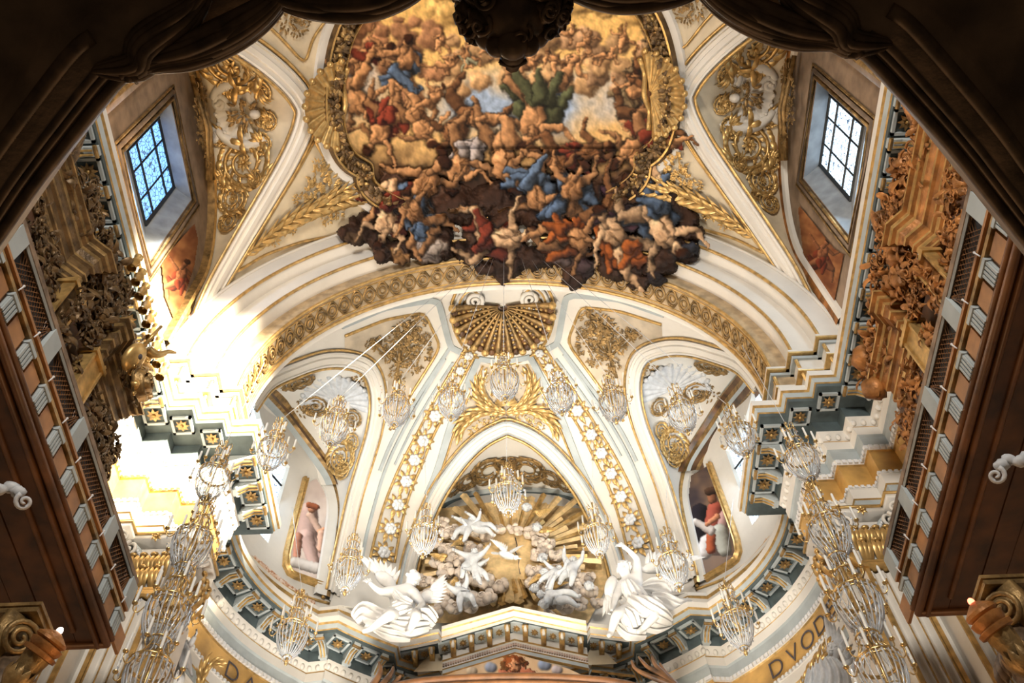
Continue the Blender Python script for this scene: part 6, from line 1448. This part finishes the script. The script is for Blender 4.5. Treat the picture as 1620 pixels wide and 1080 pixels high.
ra = empty('altar_canopy', (0, 21.3, 5), 'brown altar canopy whose curved rim crosses the bottom edge below the pediment', 'altar canopy'); mb.build('curved_rim', 'wood', ra)
mb = MB(); mb.grid([[p+V((0, 2.2, .05)), p+V((0, 0, 0)), p+V((0, .15, -.5)), p+V((0, .3, -.55)), p+V((0, .3, 5-p.z))] for p in P]); mb.build('body', 'marble_brown', ra)
# ------------------------------------------------------------------ light
def area(name, loc, target, size, energy, col, size_y=None, spread=None):
    l = bpy.data.lights.new(name, 'AREA'); l.energy = energy; l.color = col; l.size = size
    if size_y: l.shape = 'RECTANGLE'; l.size_y = size_y
    if spread: l.spread = spread
    o = bpy.data.objects.new(name, l); COL.objects.link(o); o.location = loc
    o.rotation_euler = (V(target)-V(loc)).to_track_quat('-Z', 'Y').to_euler(); return o
def spot(name, loc, target, energy, col, angle, blend=.3, size=.3):
    l = bpy.data.lights.new(name, 'SPOT'); l.energy = energy; l.color = col; l.spot_size = math.radians(angle); l.spot_blend = blend; l.shadow_soft_size = size
    o = bpy.data.objects.new(name, l); COL.objects.link(o); o.location = loc
    o.rotation_euler = (V(target)-V(loc)).to_track_quat('-Z', 'Y').to_euler(); return o
W = bpy.data.worlds.new('world'); S.world = W; W.use_nodes = True
W.node_tree.nodes['Background'].inputs[0].default_value = (1.0, .70, .45, 1); W.node_tree.nodes['Background'].inputs[1].default_value = .04
area('facade_window_light', (0, -10, 17), (0, 22, 24), 5, 1900, (1.0, .93, .84), spread=math.radians(100))  # added fill behind the camera, in place of an unseen facade window
spot('sun_through_clerestory', (8.6, 1.0, 28.2), (-8.3, 13.7, 23.6), 520000, (1, .86, .64), 25, 1.0, .3)
area('nave_window_light', (-9.7, 9.8, 27.6), (0, 9.5, 24), 1.8, 330, (.42, .68, 1.0))
area('nave_window_light', (9.7, 9.8, 27.6), (0, 9.5, 24), 1.8, 240, (.6, .82, 1.0))
area('apse_window_light', (-8.5, 21.6, 28.6), (2, 22, 26), 2.2, 130, (.62, .80, 1.0))
area('apse_window_light', (8.5, 21.6, 28.6), (-2, 22, 26), 2.2, 130, (.62, .80, 1.0))
area('cornice_uplight', (-8.4, 8, 22.8), (-3, 8, 32), .3, 330, (1, .62, .26), 10)  # added warm fills, unseen behind both cornices, to wash the vault
area('cornice_uplight', (8.4, 8, 22.8), (3, 8, 32), .3, 50, (1, .56, .22), 10)
area('nave_fill_light', (0, 14, 4), (0, 9, 20), 5, 420, (1, .60, .30))  # added warm fill from below, standing in for bounced light in the nave
area('apse_fill_light', (-3.5, 16, 2.5), (1.0, 21, 30), 4, 1000, (1, .93, .83), spread=math.radians(62))  # added fill from low down to brighten the apse vault
area('altar_light', (0, 12, 6), (0, 26.5, 29), 3, 520, (1, .90, .74), spread=math.radians(46))  # added fill aimed at the sunburst to lift its dark recess
k = 10
for o in list(S.objects):
    if o.parent is None and o.get('kind') == 'structure' and (o.name.startswith('trim_') or o.name.startswith('panel_ground')) and not o.name.split('_')[1].isdigit(): o.name = 'trim_%d' % k; k += 1
S.view_settings.view_transform = 'Standard'; S.view_settings.look = 'None'; S.view_settings.gamma = 1; S.view_settings.exposure = 0
S.view_settings.use_curve_mapping = False
S.cycles.max_bounces = 6; S.cycles.diffuse_bounces = 3; S.cycles.glossy_bounces = 3; S.cycles.transparent_max_bounces = 10; S.cycles.use_denoising = True
S.cycles.caustics_reflective = False; S.cycles.caustics_refractive = False; S.cycles.sample_clamp_indirect = 6
